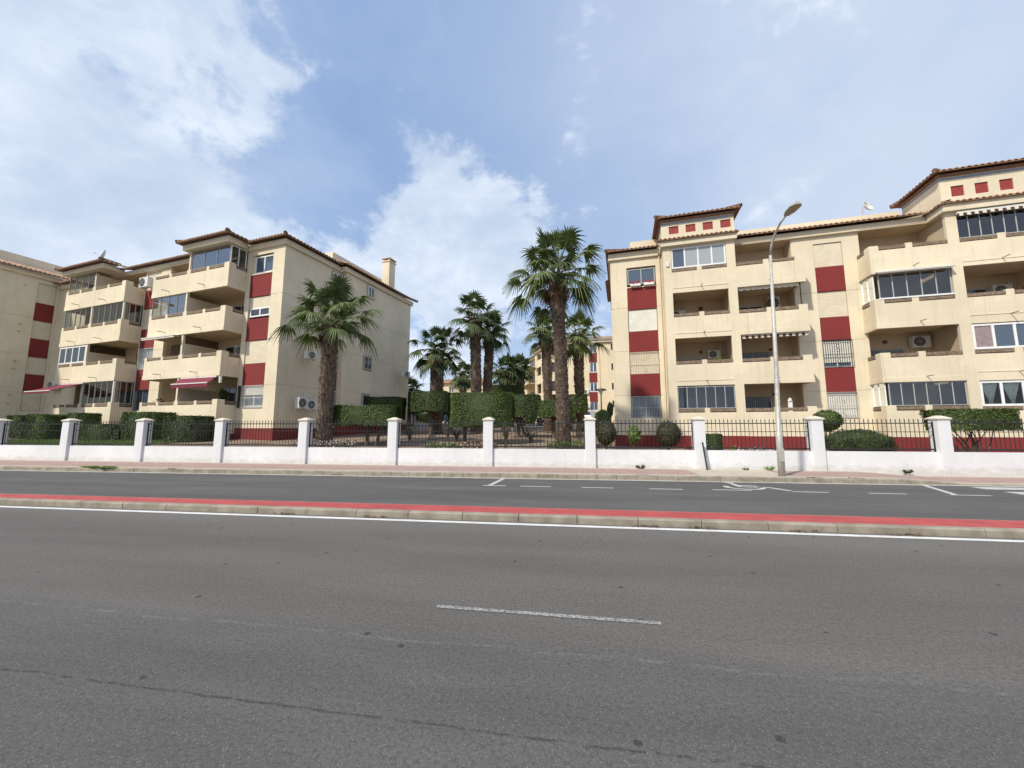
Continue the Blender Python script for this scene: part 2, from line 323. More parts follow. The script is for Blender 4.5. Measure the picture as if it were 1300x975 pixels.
def paving(name,c,joint,s):
    m,nt,b=new_mat(name); g=N(nt,'ShaderNodeNewGeometry').outputs['Position']; br=N(nt,'ShaderNodeTexBrick'); br.inputs['Scale'].default_value=s; br.inputs['Mortar Size'].default_value=.02; br.offset=0
    br.inputs['Brick Width'].default_value=.5; br.inputs['Row Height'].default_value=.5
    br.inputs['Color1'].default_value=(*mul(c,.9),1); br.inputs['Color2'].default_value=(*mul(c,1.08),1); br.inputs['Mortar'].default_value=(*joint,1); nt.links.new(g,br.inputs[0])
    f=noise(nt,g,1.5,5,.7); nt.links.new(mixc(nt,rng(nt,f,.45,.75,0,.5),br.outputs[0],mul(c,.72)),b.inputs['Base Color']); b.inputs['Roughness'].default_value=.9
    bump(nt,b,f,.3,.01); return m
M['pave_red']=paving('red_paving',(.37,.25,.22),(.24,.18,.155),2.5); M['pave_pale']=paving('pale_paving',(.50,.43,.35),(.3,.27,.22),2.5)
M['gutter']=simple('gutter_concrete',(.40,.38,.34),.9,var=.2,vs=3)
def soil_mat():
    m,nt,b=new_mat('gravel_soil'); g=N(nt,'ShaderNodeNewGeometry').outputs['Position']; a=noise(nt,g,.5,6,.65); f=noise(nt,g,22,4,.75)
    c=mixc(nt,rng(nt,a,.35,.68),(.27,.20,.145),(.12,.08,.055)); c=mixc(nt,rng(nt,f,.5,.75,0,.6),c,(.44,.36,.27)); nt.links.new(c,b.inputs['Base Color']); b.inputs['Roughness'].default_value=.95; bump(nt,b,f,.8,.02); return m
M['soil']=soil_mat()
def grass_mat():
    m,nt,b=new_mat('lawn_soil'); g=N(nt,'ShaderNodeNewGeometry').outputs['Position']; a=noise(nt,g,1.2,5,.65); c=mixc(nt,rng(nt,a,.35,.7),(.06,.11,.025),(.12,.16,.04)); nt.links.new(c,b.inputs['Base Color']); b.inputs['Roughness'].default_value=.95; return m
M['lawn']=grass_mat(); M['blade']=leaf_mat('grass_blade',(.09,.17,.03),(.20,.28,.07))
M['ground']=simple('dry_ground',(.26,.22,.17),.95,var=.25,vs=.3)

def strip(name,fy0,fy1,x0,x1,z,mat,step=2.0,kind='structure',zf=None):
    b=MB(); n=max(1,int((x1-x0)/step)); base=0
    for i in range(n+1):
        x=x0+(x1-x0)*i/n; zz=zf(x) if zf else z; b.v+=[(x,fy0(x),zz),(x,fy1(x),zz)]
    for i in range(n): b.f.append((2*i,2*i+2,2*i+3,2*i+1)); b.m.append(0)
    o=b.build(name,mat); return tag(o,kind=kind)
C_=lambda k:(lambda x:k)
b=MB(); b.face([(-1500,-1500,-.05),(1500,-1500,-.05),(1500,1500,-.05),(-1500,1500,-.05)]); tag(b.build('ground',M['ground']),kind='structure')
med0=lambda x:6.83+.028*x; med1=lambda x:6.97+.028*x; med2=lambda x:7.47+.035*x; med3=lambda x:7.50+.035*x
XL,XR=-75,45
strip('road',C_(-9),med0,XL,XR,0,M['road'])
strip('road',med3,lambda x:kerb_y(x)-.22,XL,XR,0,M['road2'])
strip('gutter',lambda x:kerb_y(x)-.22,kerb_y,XL,XR,.004,M['gutter'])
strip('road_marking',lambda x:6.60+.028*x,lambda x:6.72+.028*x,XL,XR,.004,paint('edge_line_paint',(.68,.68,.66),.35))
strip('median',med1,lambda x:med3(x)-.002,XL,XR,.111,M['red_paint'],.5)
def kerb_row(name,fy,wd,x0,x1,L,zf,mat):
    b=MB(); x=x0; rr=random.Random(3)
    while x<x1:
        a=x+.006; e=x+L-.006; h0=zf(a); h1=zf(e); j=rr.uniform(-.004,.004)
        ya,ye=fy(a)+j,fy(e)+j; ch=.02
        pr=[(0,-.05),(0,-ch),(ch,0),(wd,0),(wd,-.05)]
        n=len(b.v)
        for (xx_,y_,h_) in ((a,ya,h0),(e,ye,h1)):
            for (dy,dz) in ((0,None),(0,-ch),(ch,0),(wd,0),(wd,None)):
                b.v.append((xx_,y_+dy,-.04 if dz is None else max(h_+dz,-.03)))
        for k in range(4): b.f.append((n+k,n+5+k,n+6+k,n+1+k)); b.m.append(0)
        b.f.append((n,n+1,n+2,n+3,n+4)); b.m.append(0); b.f.append((n+9,n+8,n+7,n+6,n+5)); b.m.append(0)
        x+=L
    return tag(b.build(name,mat),kind='structure')
kerb_row('kerb',med0,.14,XL,XR,1.0,C_(.115),M['concrete'])
b=MB(); b.box(XL,XR,0,.02,-.04,.11); b.v=[(x,med3(x)-(.001 if y<.01 else -.02)*1.0,z) for x,y,z in b.v]; tag(b.build('kerb',M['concrete']),kind='structure')
kerb_row('kerb',kerb_y,.16,XL,XR,.62,sidewalk_z,M['concrete'])
strip('pavement',lambda x:kerb_y(x)+.16,lambda x:kerb_y(x)+.42,XL,XR,0,M['pave_pale'],.5,zf=lambda x:sidewalk_z(x)-.002)
strip('pavement',lambda x:kerb_y(x)+.42,lambda x:wy(x)-.22,XL,3.9,0,M['pave_red'],.5,zf=lambda x:sidewalk_z(x)-.002)
strip('pavement',lambda x:kerb_y(x)+.42,lambda x:wy(x)-.22,3.9,6.6,0,M['pave_pale'],.5,zf=lambda x:sidewalk_z(x)-.002)
strip('pavement',lambda x:kerb_y(x)+.42,lambda x:wy(x)-.22,6.6,XR,0,M['pave_red'],.4,zf=lambda x:sidewalk_z(x)-.002)
strip('pavement',lambda x:wy(x)-.22,lambda x:wy(x)+.02,XL,XR,0,M['pave_pale'],.5,zf=lambda x:sidewalk_z(x)-.002)
def mark(pts,mat,z=.005):
    b=MB(); b.face([(x,y,z) for x,y in pts]); return tag(b.build('road_marking',mat),kind='structure')
def dash(x0,x1,y,wd,mat,s=.03): mark([(x0,y-wd/2),(x1,y-wd/2+s*(x1-x0)),(x1,y+wd/2+s*(x1-x0)),(x0,y+wd/2)],mat)
dash(-1.27,.67,3.53,.055,M['line_worn'],.004); dash(-8.3,-6.4,3.45,.055,M['line_worn'],.004); dash(6.0,7.9,3.6,.055,M['line_worn'],.004)
for x in (-1.55,.13,1.92,5.45,7.2,9.0): dash(x,x+.85,10.95+.03*x,.10,M['line'])
for x0_,x1_,y in ((-12.0,-10.1,9.85),(-5.2,-3.35,10.0),(1.6,3.4,10.12),(-18.8,-16.8,9.65),(-25,-23.2,9.5)): dash(x0_,x1_,y,.07,M['line_faint'])
# parking-bay corner mark, bay divider, painted wheelchair emblem
dash(-2.62,-1.95,10.87,.11,M['line']); mark([(-2.5,10.93),(-2.36,10.93),(-2.24,12.36),(-2.38,12.36)],M['line'])
mark([(9.05,11.25),(9.20,11.25),(9.85,12.95),(9.70,12.95)],M['line'])
def ring_mark(cx,cy,r0,r1,a0,a1,sx,mat):
    b=MB(); n=28
    for i in range(n+1):
        a=R(a0+(a1-a0)*i/n); b.v+=[(cx+sx*r0*math.cos(a),cy+r0*math.sin(a),.005),(cx+sx*r1*math.cos(a),cy+r1*math.sin(a),.005)]
    for i in range(n): b.f.append((2*i,2*i+1,2*i+3,2*i+2)); b.m.append(0)
    tag(b.build('road_marking',mat),kind='structure')
ring_mark(4.55,11.72,.30,.42,150,395,1.25,M['line']); mark([(4.42,11.75),(4.56,11.75),(4.56,12.5),(4.42,12.5)],M['line']); mark([(4.56,12.02),(5.0,12.02),(5.0,12.14),(4.56,12.14)],M['line'])
mark([(4.56,11.72),(5.15,11.72),(5.42,11.2),(5.55,11.28),(5.25,11.85),(4.56,11.85)],M['line']); ring_mark(4.49,12.68,.0,.13,0,360,1.1,M['line'])
mark([(3.55,11.08),(4.5,11.10),(4.5,11.2),(3.55,11.18)],M['line'])
for k in range(6): dash(10.75+.03*k,13.3,12.62-.84*k,.46,M['line'],.03)

# ------------------------------------------------------------------ garden terrain
def terrain(x,y):
    s=min(max((y-wy(x))/32,0),1); k=min(max((x-.8)/1.4,0),1); base=.52+.2*min(max((-x-8)/12,0),1)
    z=base+(1.62-.25*min(max((-x-20)/10,0),1))*s
    zr=.42+.35*s
    kk=k*min(max((45-y)/12,0),1)
    return z*(1-kk)+zr*kk
b=MB(); nx,ny=90,60; xs=[-75+i*120/nx for i in range(nx+1)]
for i in range(nx+1):
    for j in range(ny+1):
        x=xs[i]; y=wy(x)+.24+(j/ny)**1.6*110; b.v.append((x,y,terrain(x,y)))
for i in range(nx):
    for j in range(ny):
        a=i*(ny+1)+j; b.f.append((a,a+ny+1,a+ny+2,a+1)); b.m.append(0)
tag(b.build('garden_ground',M['soil'],smooth=True),kind='structure')
# lawn to the left
b=MB(); n=30
for i in range(n+1):
    x=-44+(-20.5+44)*i/n
    for y in (wy(x)+.25,wy(x)+1.2,wy(x)+2.6,wy(x)+4.2): b.v.append((x,y,terrain(x,y)+.03))
for i in range(n):
    for j in range(3): a=i*4+j; b.f.append((a,a+4,a+5,a+1)); b.m.append(0)
tag(b.build('lawn',M['lawn']),kind='structure')
b=MB(); rr=random.Random(5)
for i in range(9000):
    x=rr.uniform(-34,-20.5); y=wy(x)+rr.uniform(.3,4); z=terrain(x,y)+.03; a=rr.uniform(0,6.28); h=rr.uniform(.05,.12); dx,dy=.012*math.cos(a),.012*math.sin(a); lx,ly=rr.uniform(-.03,.03),rr.uniform(-.03,.03)
    b.face([(x-dx,y-dy,z),(x+dx,y+dy,z),(x+lx,y+ly,z+h)])
tag(b.build('grass',M['blade']),'short bright green lawn grass behind the left end of the fence','grass',kind='stuff')
# internal access road and parking behind the garden
b=MB(); b.v=[]; n=20
for i in range(n+1):
    x=-40+i*2.2; b.v+=[(x,38.5,terrain(x,38.5)+.03),(x,46,terrain(x,46)+.03)]
for i in range(n): b.f.append((2*i,2*i+2,2*i+3,2*i+1)); b.m.append(0)
tag(b.build('access_road',M['road2']),kind='structure')

# ------------------------------------------------------------------ boundary wall with pillars, iron fence panels
WA=math.atan(.032)
PX=[.55+3.95*k for k in range(-11,8)]
wall=tag(empty('boundary_wall',(0,15.06,0),WA),'long low white rendered wall with square pillars along the pavement','wall')
b=MB()
def tx(x): return x/math.cos(WA)
b.box(tx(PX[0])-.2,tx(PX[-1])+.2,0,.22,-.1,.815)
b.build('wall',M['white_wall'],wall)
pil=None
for i,px in enumerate(PX):
    if pil is None:
        b=MB(); b.box(-.19,.19,-.09,.31,-.1,1.93); pil=b.build('pillar',M['white_wall'],wall,bevel=.012); pil.location=(tx(px),0,0)
        b=MB(); b.box(-.225,.225,-.125,.345,1.93,1.975); n=len(b.v)
        b.v+=[(-.225,-.125,1.975),(.225,-.125,1.975),(.225,.345,1.975),(-.225,.345,1.975),(-.05,.06,2.06),(.05,.06,2.06),(.05,.16,2.06),(-.05,.16,2.06)]
        for q in ((0,1,5,4),(1,2,6,5),(2,3,7,6),(3,0,4,7),(4,5,6,7)): b.f.append(tuple(n+k for k in q)); b.m.append(0)
        cap=b.build('pillar_cap',M['cap'],pil); P0,C0=pil,cap
    else:
        p=P0.copy(); col.objects.link(p); p.parent=wall; p.location=(tx(px),0,0); c=C0.copy(); col.objects.link(c); c.parent=p
fence_words={-8:'black iron fence panel past the leftmost visible pillar',4:'black iron fence panel past the rightmost visible pillar',-7:'black iron fence panel in front of the lawn at the far left edge',-6:'black iron fence panel in front of the lawn and the low clipped hedge',
 -5:'black iron fence panel in front of the two dark rounded shrubs',-4:'black iron fence panel in front of the bare left building red plinth',
 -3:'black iron fence panel crossed by the thick short palm trunk',-2:'black iron fence panel in front of rocks and red flowers, left of the middle',
 -1:'black iron fence panel crossed by the tall palm trunk',0:'black iron fence panel in front of the brown ball bush, left of the black rod',
 1:'black iron fence panel behind the street lamp post',2:'black iron fence panel in front of the low dark shrub, right of the lamp',3:'black iron fence panel in front of the wide flat-topped shrub'}
pk=None; rl_=None
L=3.95-.38
for k in range(-8,5):
    x0_=.55+3.95*k
    e=empty('fence_panel',(x0_+.19,wy(x0_+.19)+.11,0),WA)
    tag(e,fence_words[k],'fence','iron fence panels between the white pillars')
    if rl_ is None:
        rails=[]
        for z,h,d in ((1.80,.036,.03),(1.50,.022,.025),(.90,.05,.035)):
            b=MB(); b.box(.03,L-.03,-d/2,d/2,z-h/2,z+h/2); rails.append(b.build('rail',M['dark_metal'],e))
        b=MB(); b.box(0,.03,-.02,.02,.815,1.86); q=b.build('post',M['dark_metal'],e); rails.append(q)
        rl_=rails
        q=q.copy(); col.objects.link(q); q.parent=e; q.location=(L-.03,0,0)
        b=MB(); b.tube([(0,0,.86),(0,0,1.86)],.0105,6); b.tube([(0,0,1.86),(0,0,1.885),(0,0,1.965)],[.010,.021,.002],6); pk=b.build('picket',M['dark_metal'],e); pk.location=(.15,0,0)
        first=True
    else:
        for j,o in enumerate(rl_):
            q=o.copy(); col.objects.link(q); q.parent=e
        q=rl_[3].copy(); col.objects.link(q); q.parent=e; q.location=(L-.03,0,0); first=False
    for j in range(24):
        if first and j==0: continue
        q=pk.copy(); col.objects.link(q); q.parent=e; q.location=(.15+j*(L-.3)/23,0,0)

# ------------------------------------------------------------------ building kit (u along the facade, v into the building, z up)
def win(par,u0,u1,z0,z1,v,n=2,frame='alu',pane='pane',fw=.055,name='window',skip=(),label=None,d=.06):
    b=MB(); b.box(u0,u1,v,v+d,z1-fw,z1); b.box(u0,u1,v,v+d,z0,z0+fw)
    for i in range(n+1):
        c=u0+(u1-u0)*i/n; a=max(u0,c-fw/2); e=min(u1,c+fw/2)
        if i==0: a,e=u0,u0+fw
        if i==n: a,e=u1-fw,u1
        b.box(a,e,v+.002,v+d-.002,z0+fw,z1-fw)
    o=b.build(name,M[frame],par)
    for i in range(n):
        if i in skip: continue
        a=u0+(u1-u0)*i/n; e=u0+(u1-u0)*(i+1)/n; b=MB(); vq=v+d*.5; b.face([(a+.01,vq,z0+.01),(e-.01,vq,z0+.01),(e-.01,vq,z1-.01),(a+.01,vq,z1-.01)])
        pm=pane[i] if isinstance(pane,(list,tuple)) else pane
        b.build('pane',M[pm],o)
    if label: o['label']=label
    return o
def grille(par,u0,u1,z0,z1,v,mat,n=14,orn=False):
    b=MB()
    for i in range(n+1):
        u=u0+(u1-u0)*i/n; b.tube([(u,v,z0),(u,v,z1)],.011,5)
    for t in (0,.45,1): z=z0+(z1-z0)*t; b.box(u0,u1,v-.012,v+.012,z-.012,z+.012)
    if orn:
        for t in (.2,.75):
            cz=z0+(z1-z0)*t; cu=(u0+u1)/2
            for k in range(12):
                a=k*math.pi/6; e=(k+1)*math.pi/6; b.tube([(cu+.07*math.cos(a),v-.01,cz+.11*math.sin(a)),(cu+.07*math.cos(e),v-.01,cz+.11*math.sin(e))],.012,4,cap=False)
    return b.build('grille',mat,par)
def box_part(par,name,mat,*a,bevel=0):
    b=MB(); b.box(*a); return b.build(name,mat,par,bevel=bevel)
def tiles(par,p0,p1,D=2.6,slope=20,z=13.0,m0=1,m1=1,name='roof'):
    """barrel tiles rising inward (left of p0->p1 is inside); m=+1 convex hip, 0 square, -1 concave"""
    p0=Vector((*p0,0)); p1=Vector((*p1,0)); t=(p1-p0); L=t.length; t.normalize(); nrm=Vector((-t.y,t.x,0)); per=.25; h=.075; k=math.tan(R(slope)); b=MB()
    nseg=int(L/per)*6; rows=[]
    for i in range(nseg+1):
        s_=L*i/nseg; d=D
        if m0>0: d=min(d,s_)
        if m1>0: d=min(d,L-s_)
        ext0=0
        pr=abs(math.sin(math.pi*s_/per))*h
        a=p0+t*s_
        if m0<0: d=d
        q=a+nrm*max(d,.02)
        zb=z-.012
        b.v+=[tuple(a+Vector((0,0,zb+max(pr-.028,-.01)-z+z))),tuple(a+Vector((0,0,z+pr))),tuple(q+Vector((0,0,z+pr+k*max(d,.02))))]
    for i in range(nseg):
        c=3*i
        b.f.append((c,c+3,c+4,c+1)); b.m.append(0); b.f.append((c+1,c+4,c+5,c+2)); b.m.append(0)
    # dark boarding under the tiles
    n=len(b.v); q0=p0+(nrm+t*m0*1.0 if m0>0 else nrm)*D*.98; q1=p1+(nrm-t*m1*1.0 if m1>0 else nrm)*D*.98
    for (P,dz) in ((p0,0),(p1,0),(q1,k*D*.98),(q0,k*D*.98)): b.v.append((P.x,P.y,z-.02+dz))
    e=.03
    for (P,dz) in ((p0,0),(p1,0),(q1,k*D*.98),(q0,k*D*.98)): b.v.append((P.x,P.y,z-.02-e+dz))
    b.f+= [(n,n+1,n+2,n+3),(n+7,n+6,n+5,n+4),(n,n+4,n+5,n+1)]; b.m+=[1,1,1]
    # hip ridge caps
    for (P,Q,m) in ((p0,q0,m0),(p1,q1,m1)):
        if m>0: b.tube([tuple(P+Vector((0,0,z+.06))),tuple(Q+Vector((0,0,z+.06+k*D*.98)))],.11,8)
    return b.build(name,[M['tile'],M['soffit']],par)
def balcony(par,u0,u1,vf,zb,zt,posts,open_l=None,open_r=None,vw=0,th=.14,vb=.9,mat='cream',end_h=.27,rail_side=True):
    """parapet band from zb to zt; posts: list of (centre, width, height); open_l/open_r: returns to the wall at vw"""
    b=MB(); b.box(u0,u1,vf,vf+th,zb,zt)
    lip=.018
    b.box(u0-(lip if open_l else 0),u1+(lip if open_r else 0),vf-lip,vf,zb+.001,zb+.25)
    b.box(u0+(th if open_l else 0)-.0,u1-(th if open_r else 0),vf+th,vb,zb+.10,zb+.30,1)
    if open_l: b.box(u0,u0+th,vf+th,vw,zb,zt-.002); b.box(u0-lip,u0,vf,vw,zb+.001,zb+.25)
    if open_r: b.box(u1-th,u1,vf+th,vw,zb,zt-.002); b.box(u1,u1+lip,vf,vw,zb+.001,zb+.25)
    edges=[]
    for (c,w,h) in posts: b.box(c-w/2,c+w/2,vf-.001,vf+th+.001,zt-.03,zt+h); edges.append((c-w/2,c+w/2))
    if open_r: b.box(u1-.42,u1+.001,vf-.0012,vf+th+.0012,zt-.03,zt+end_h); b.box(u1-th,u1+.0012,vf+th,vf+.42,zt-.03,zt+end_h); edges.append((u1-.42,u1))
    if open_l: b.box(u0-.001,u0+.42,vf-.0012,vf+th+.0012,zt-.03,zt+end_h); b.box(u0-.0012,u0+th,vf+th,vf+.42,zt-.03,zt+end_h); edges.append((u0,u0+.42))
    o=b.build('balcony',[M[mat],M['cream_inner']],par,bevel=.012)
    edges=sorted(edges); cur=u0 
    segs=[]
    for a,e in edges:
        if a-cur>.2: segs.append((cur,a))
        cur=e
    if u1-cur>.2: segs.append((cur,u1))
    for a,e in segs: r=MB(); r.box(a+.005,e-.005,vf+.015,vf+.125,zt+.055,zt+.215); r.build('rail',M['rail'],o)
    if open_r: r=MB(); r.box(u1-.12,u1-.015,vf+.43,vw+.02,zt+.055,zt+.215); r.build('rail',M['rail'],o)
    if open_l: r=MB(); r.box(u0+.015,u0+.12,vf+.43,vw+.02,zt+.055,zt+.215); r.build('rail',M['rail'],o)
    return o
def spout(par,u,v,z):
    b=MB(); b.tube([(u,v,z),(u,v-.42,z-.01)],.022,6); return b.build('drain_spout',M['concrete'],par)
def awning(par,u0,u1,vw,z,reach,drop,mat,valance=.18,vmat=None):
    b=MB(); b.box(u0,u1,vw-.16,vw-.03,z-.12,z,0); o=b.build('awning',M['plastic'],par)
    if reach>0:
        b=MB(); n=max(2,int((u1-u0)/.1)); pts=[]
        v1=vw-.1-reach; z1=z-.08-drop
        b.face([(u0,vw-.1,z-.06),(u1,vw-.1,z-.06),(u1,v1,z1),(u0,v1,z1)]); b.face([(u0,v1,z1-.03),(u1,v1,z1-.03),(u1,vw-.1,z-.09),(u0,vw-.1,z-.09)])
        for i in range(n):
            a=u0+(u1-u0)*i/n; e=u0+(u1-u0)*(i+1)/n; m=(a+e)/2
            b.face([(a,v1,z1-valance),(m,v1-.01,z1-valance-.03),(e,v1,z1-valance),(e,v1,z1),(a,v1,z1)])
        b.build('awning_canvas',mat,o)
        b=MB(); b.box(u0,u1,v1-.03,v1+.02,z1-.02,z1+.04); b.build('front_bar',M['plastic'],o)
        for u in (u0+.3,u1-.3): b=MB(); b.tube([(u,vw-.1,z-.15),(u+.2,(vw+v1)/2,(z+z1)/2-.1),(u,v1,z1-.02)],.02,5); b.build('folding_arm',M['plastic'],o)
    elif valance:
        b=MB(); n=int((u1-u0)/.3)
        for i in range(n):
            a=u0+(u1-u0)*i/n; e=u0+(u1-u0)*(i+1)/n; b.face([(a,vw-.17,z-.1-valance),((a+e)/2,vw-.18,z-.13-valance),(e,vw-.17,z-.1-valance),(e,vw-.165,z-.1),(a,vw-.165,z-.1)])
        b.build('valance',mat,o)
    return o
def ac_unit(fm,u,v,z,label,w=.82,h=.56,d=.32,rot=0):
    m=fm@Matrix.Translation((u,v,z))@Matrix.Rotation(R(rot),4,'Z')
    e=empty('air_conditioner'); e.matrix_world=m; tag(e,label,'air conditioner','outdoor air conditioning units')
    b=MB(); b.box(-w/2,w/2,-d,0,0,h); b.build('casing',M['plastic'],e,bevel=.02)
    b=MB(); cx=-w*.12; r=h*.40
    b.tube([(cx,-d-.004,h/2),(cx,-d-.02,h/2)],[r,r],20,1)
    for q in (r*.35,r*.68,r):
        for k in range(20):
            a=k*math.pi/10; e2=(k+1)*math.pi/10; b.tube([(cx+q*math.cos(a),-d-.026,h/2+q*math.sin(a)),(cx+q*math.cos(e2),-d-.026,h/2+q*math.sin(e2))],.008,4,cap=False)
    for k in range(6): a=k*math.pi/6; b.tube([(cx-r*math.cos(a),-d-.028,h/2-r*math.sin(a)),(cx+r*math.cos(a),-d-.028,h/2+r*math.sin(a))],.006,4)
    b.build('fan_grille',[M['grey_alu'],M['dark']],e)
    b=MB()
    for s in (-1,1): b.box(s*w*.35-.02,s*w*.35+.02,-d-.04,.02,-.04,0); b.box(s*w*.35-.015,s*w*.35+.015,-.01,.02,-.3,0)
    b.build('bracket',M['plastic'],e); b=MB(); b.tube([(w/2-.05,-.05,.1),(w/2+.06,-.03,.15),(w/2+.06,-.02,h+.3)],.02,6); b.build('pipe',M['plastic'],e)
    return e

# ================================================================== RIGHT BUILDING
FA=frame_matrix((3.415,24.564),-6.8)
rb=empty('apartment_building'); rb.matrix_world=FA
tag(rb,'cream apartment block with two small roof towers, on the right behind the street lamp','building','cream apartment blocks')
VF=-1.1; G0=.1
b=MB()
b.wall(-1,2.1,G0,12.5,0,.2,[(0,1.75,2.25,11.85)])                                     # left bay
opB=[(2.55,5.5,z0,z1) for z0,z1 in ((2.51,4.04),(5.27,6.81),(8.08,9.55),(10.82,12.33))]
b.wall(2.1,5.95,G0,12.4,VF,VF+.16,opB)                                                # tower bay
b.box(2.1,2.26,VF+.16,0,G0,12.4); b.box(2.1,2.3,.2,1.4,G0,12.4)
b.box(5.62,5.80,VF+.16,1.2,G0,12.4,1)                                                 # party wall
b.wall(9.12,12.35,G0,12.5,0,.2,[(10.2,11.56,2.2,12.05)])                              # window strip bay
b.box(9.12,9.3,.2,1.2,G0,12.5,1); b.box(12.17,12.35,.2,1.2,G0,12.5,1)
opF=[(15.9,19.1,z0,z1) for z0,z1 in ((2.46,3.9),(5.19,6.69),(8.0,9.61),(10.85,12.29))]
b.wall(15.45,19.6,G0,12.45,VF,VF+.16,opF); b.box(15.6,15.78,VF+.16,1.2,G0,12.45,1); b.box(19.42,19.6,VF+.16,1.2,G0,12.45,1)
b.wall(19.6,24,G0,12.5,0,.2,[(20.6,21.9,2.2,12.05)])
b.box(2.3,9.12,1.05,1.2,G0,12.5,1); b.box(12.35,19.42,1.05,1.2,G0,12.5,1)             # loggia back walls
b.box(-1,-.82,.2,12,G0,12.5); b.box(23.8,24,.2,12,G0,12.5); b.box(-1,24,12,12.2,G0,12.5)
b.box(-.82,.0,.2,.3,G0,12.5,1); b.box(1.75,2.1,.2,.3,G0,12.5,1)
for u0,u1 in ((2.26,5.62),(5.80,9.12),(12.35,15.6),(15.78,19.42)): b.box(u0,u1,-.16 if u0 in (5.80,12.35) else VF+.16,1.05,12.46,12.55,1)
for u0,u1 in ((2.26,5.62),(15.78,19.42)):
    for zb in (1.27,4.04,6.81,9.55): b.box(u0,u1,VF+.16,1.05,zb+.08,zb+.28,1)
# lintel grooves, floor joints
for zb in (4.04,6.81,9.55): b.box(2.55,5.5,VF-.02,VF,zb+.27,zb+.31); b.box(15.9,19.1,VF-.02,VF,zb+.27,zb+.31)
for z in (3.66,6.43,9.2):
    for a,e,v in ((-1,0,0),(1.75,2.1,0),(9.3,10.2,0),(11.56,12.2,0)): b.box(a,e,v-.006,v,z,z+.018,2)
for (c,) in ((4.05,),): 
    for z in (2.51,5.27,8.08,10.82): b.box(c-.13,c+.13,VF-.001,VF+.161,z-.03,z+.24)
for z in (2.46,5.19,8.0,10.85): b.box(17.36,17.66,VF-.001,VF+.161,z-.03,z+.28)
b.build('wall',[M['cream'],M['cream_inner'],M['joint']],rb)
b=MB(); b.box(-1.012,2.08,-.012,0,0,1.22); b.box(2.088,9.27,VF-.012,VF,0,1.22); b.box(9.1,12.15,-.012,0,0,1.22); b.box(12.18,19.6,VF-.013,VF,0,1.22); b.box(9.258,9.27,VF,-.012,0,1.22); b.box(12.18,12.192,VF,-.012,0,1.22); b.box(19.6,24,-.012,0,0,1.22)
b.build('plinth',M['red'],rb)
# rails in the flush loggias
for z in (2.51,5.27,8.08,10.82):
    for a,e in ((2.555,3.915),(4.185,5.495)): box_part(rb,'rail',M['rail'],a,e,VF+.02,VF+.13,z+.05,z+.21)
for z in (2.46,5.19,8.0,10.85):
    for a,e in ((15.905,17.355),(17.665,19.095)): box_part(rb,'rail',M['rail'],a,e,VF+.02,VF+.13,z+.05,z+.21)
# projecting balconies
for k,(zb,zt) in enumerate(((1.2,2.51),(4.04,5.25),(6.81,8.03),(9.55,10.80))):
    balcony(rb,5.95,9.25,VF,zb,zt,[(7.45,.28,.25)],open_r=True,vb=1.05); 
    if k: spout(rb,7.55,VF,zb+.27)
for k,(zb,zt) in enumerate(((1.2,2.50),(3.92,5.17),(6.70,8.0),(9.60,10.85))):
    balcony(rb,12.18,15.45,VF,zb,zt,[(13.88,.28,.27)],open_l=True,vb=1.05)
    if k: spout(rb,13.95,VF,zb+.27)
for z in (4.3,7.08,9.85): spout(rb,4.1,VF,z); spout(rb,17.4,VF,z)
# cornices
b=MB()
def cornice(b,u0,u1,v0,v1,z0,z1): b.box(u0,u1,v0,v1,z0,z1)
b.box(-1.12,2.09,-.14,.2,12.42,12.86); b.box(-1.14,-.8,.2,12,12.42,12.86); b.box(5.96,15.3,-.16,.2,12.48,12.84); b.box(19.8,24.2,-.16,.2,12.48,12.86)
b.box(1.98,6.06,VF-.20,.0-.17,12.40,12.76); b.box(15.3,19.8,VF-.20,-.17,12.45,12.84)
b.box(-1,24,.25,11.9,12.56,12.7)
b.build('cornice',M['cream'],rb,bevel=.02)
tiles(rb,(-1.27,-.42),(2.0,-.42),z=12.93,m1=0); tiles(rb,(-1.27,12.4),(-1.27,-.42),z=12.93)
tiles(rb,(6.1,-.42),(15.3,-.42),z=12.93,m0=0,m1=0); tiles(rb,(19.8,-.42),(24.4,-.42),z=12.93,m0=0)
tiles(rb,(1.86,VF-.32),(6.16,VF-.32),D=.5,slope=12,z=12.78,m0=0,m1=0,name='cornice_tiles'); tiles(rb,(15.2,VF-.32),(19.9,VF-.32),D=.5,slope=12,z=12.86,m0=0,m1=0,name='cornice_tiles')
tiles(rb,(15.2,.2),(15.2,VF-.32),D=.4,slope=12,z=12.86,m0=0,m1=0,name='cornice_tiles')
tiles(rb,(-1.5,9.5),(-1.5,4.6),D=.4,z=12.84,m0=0,m1=0)
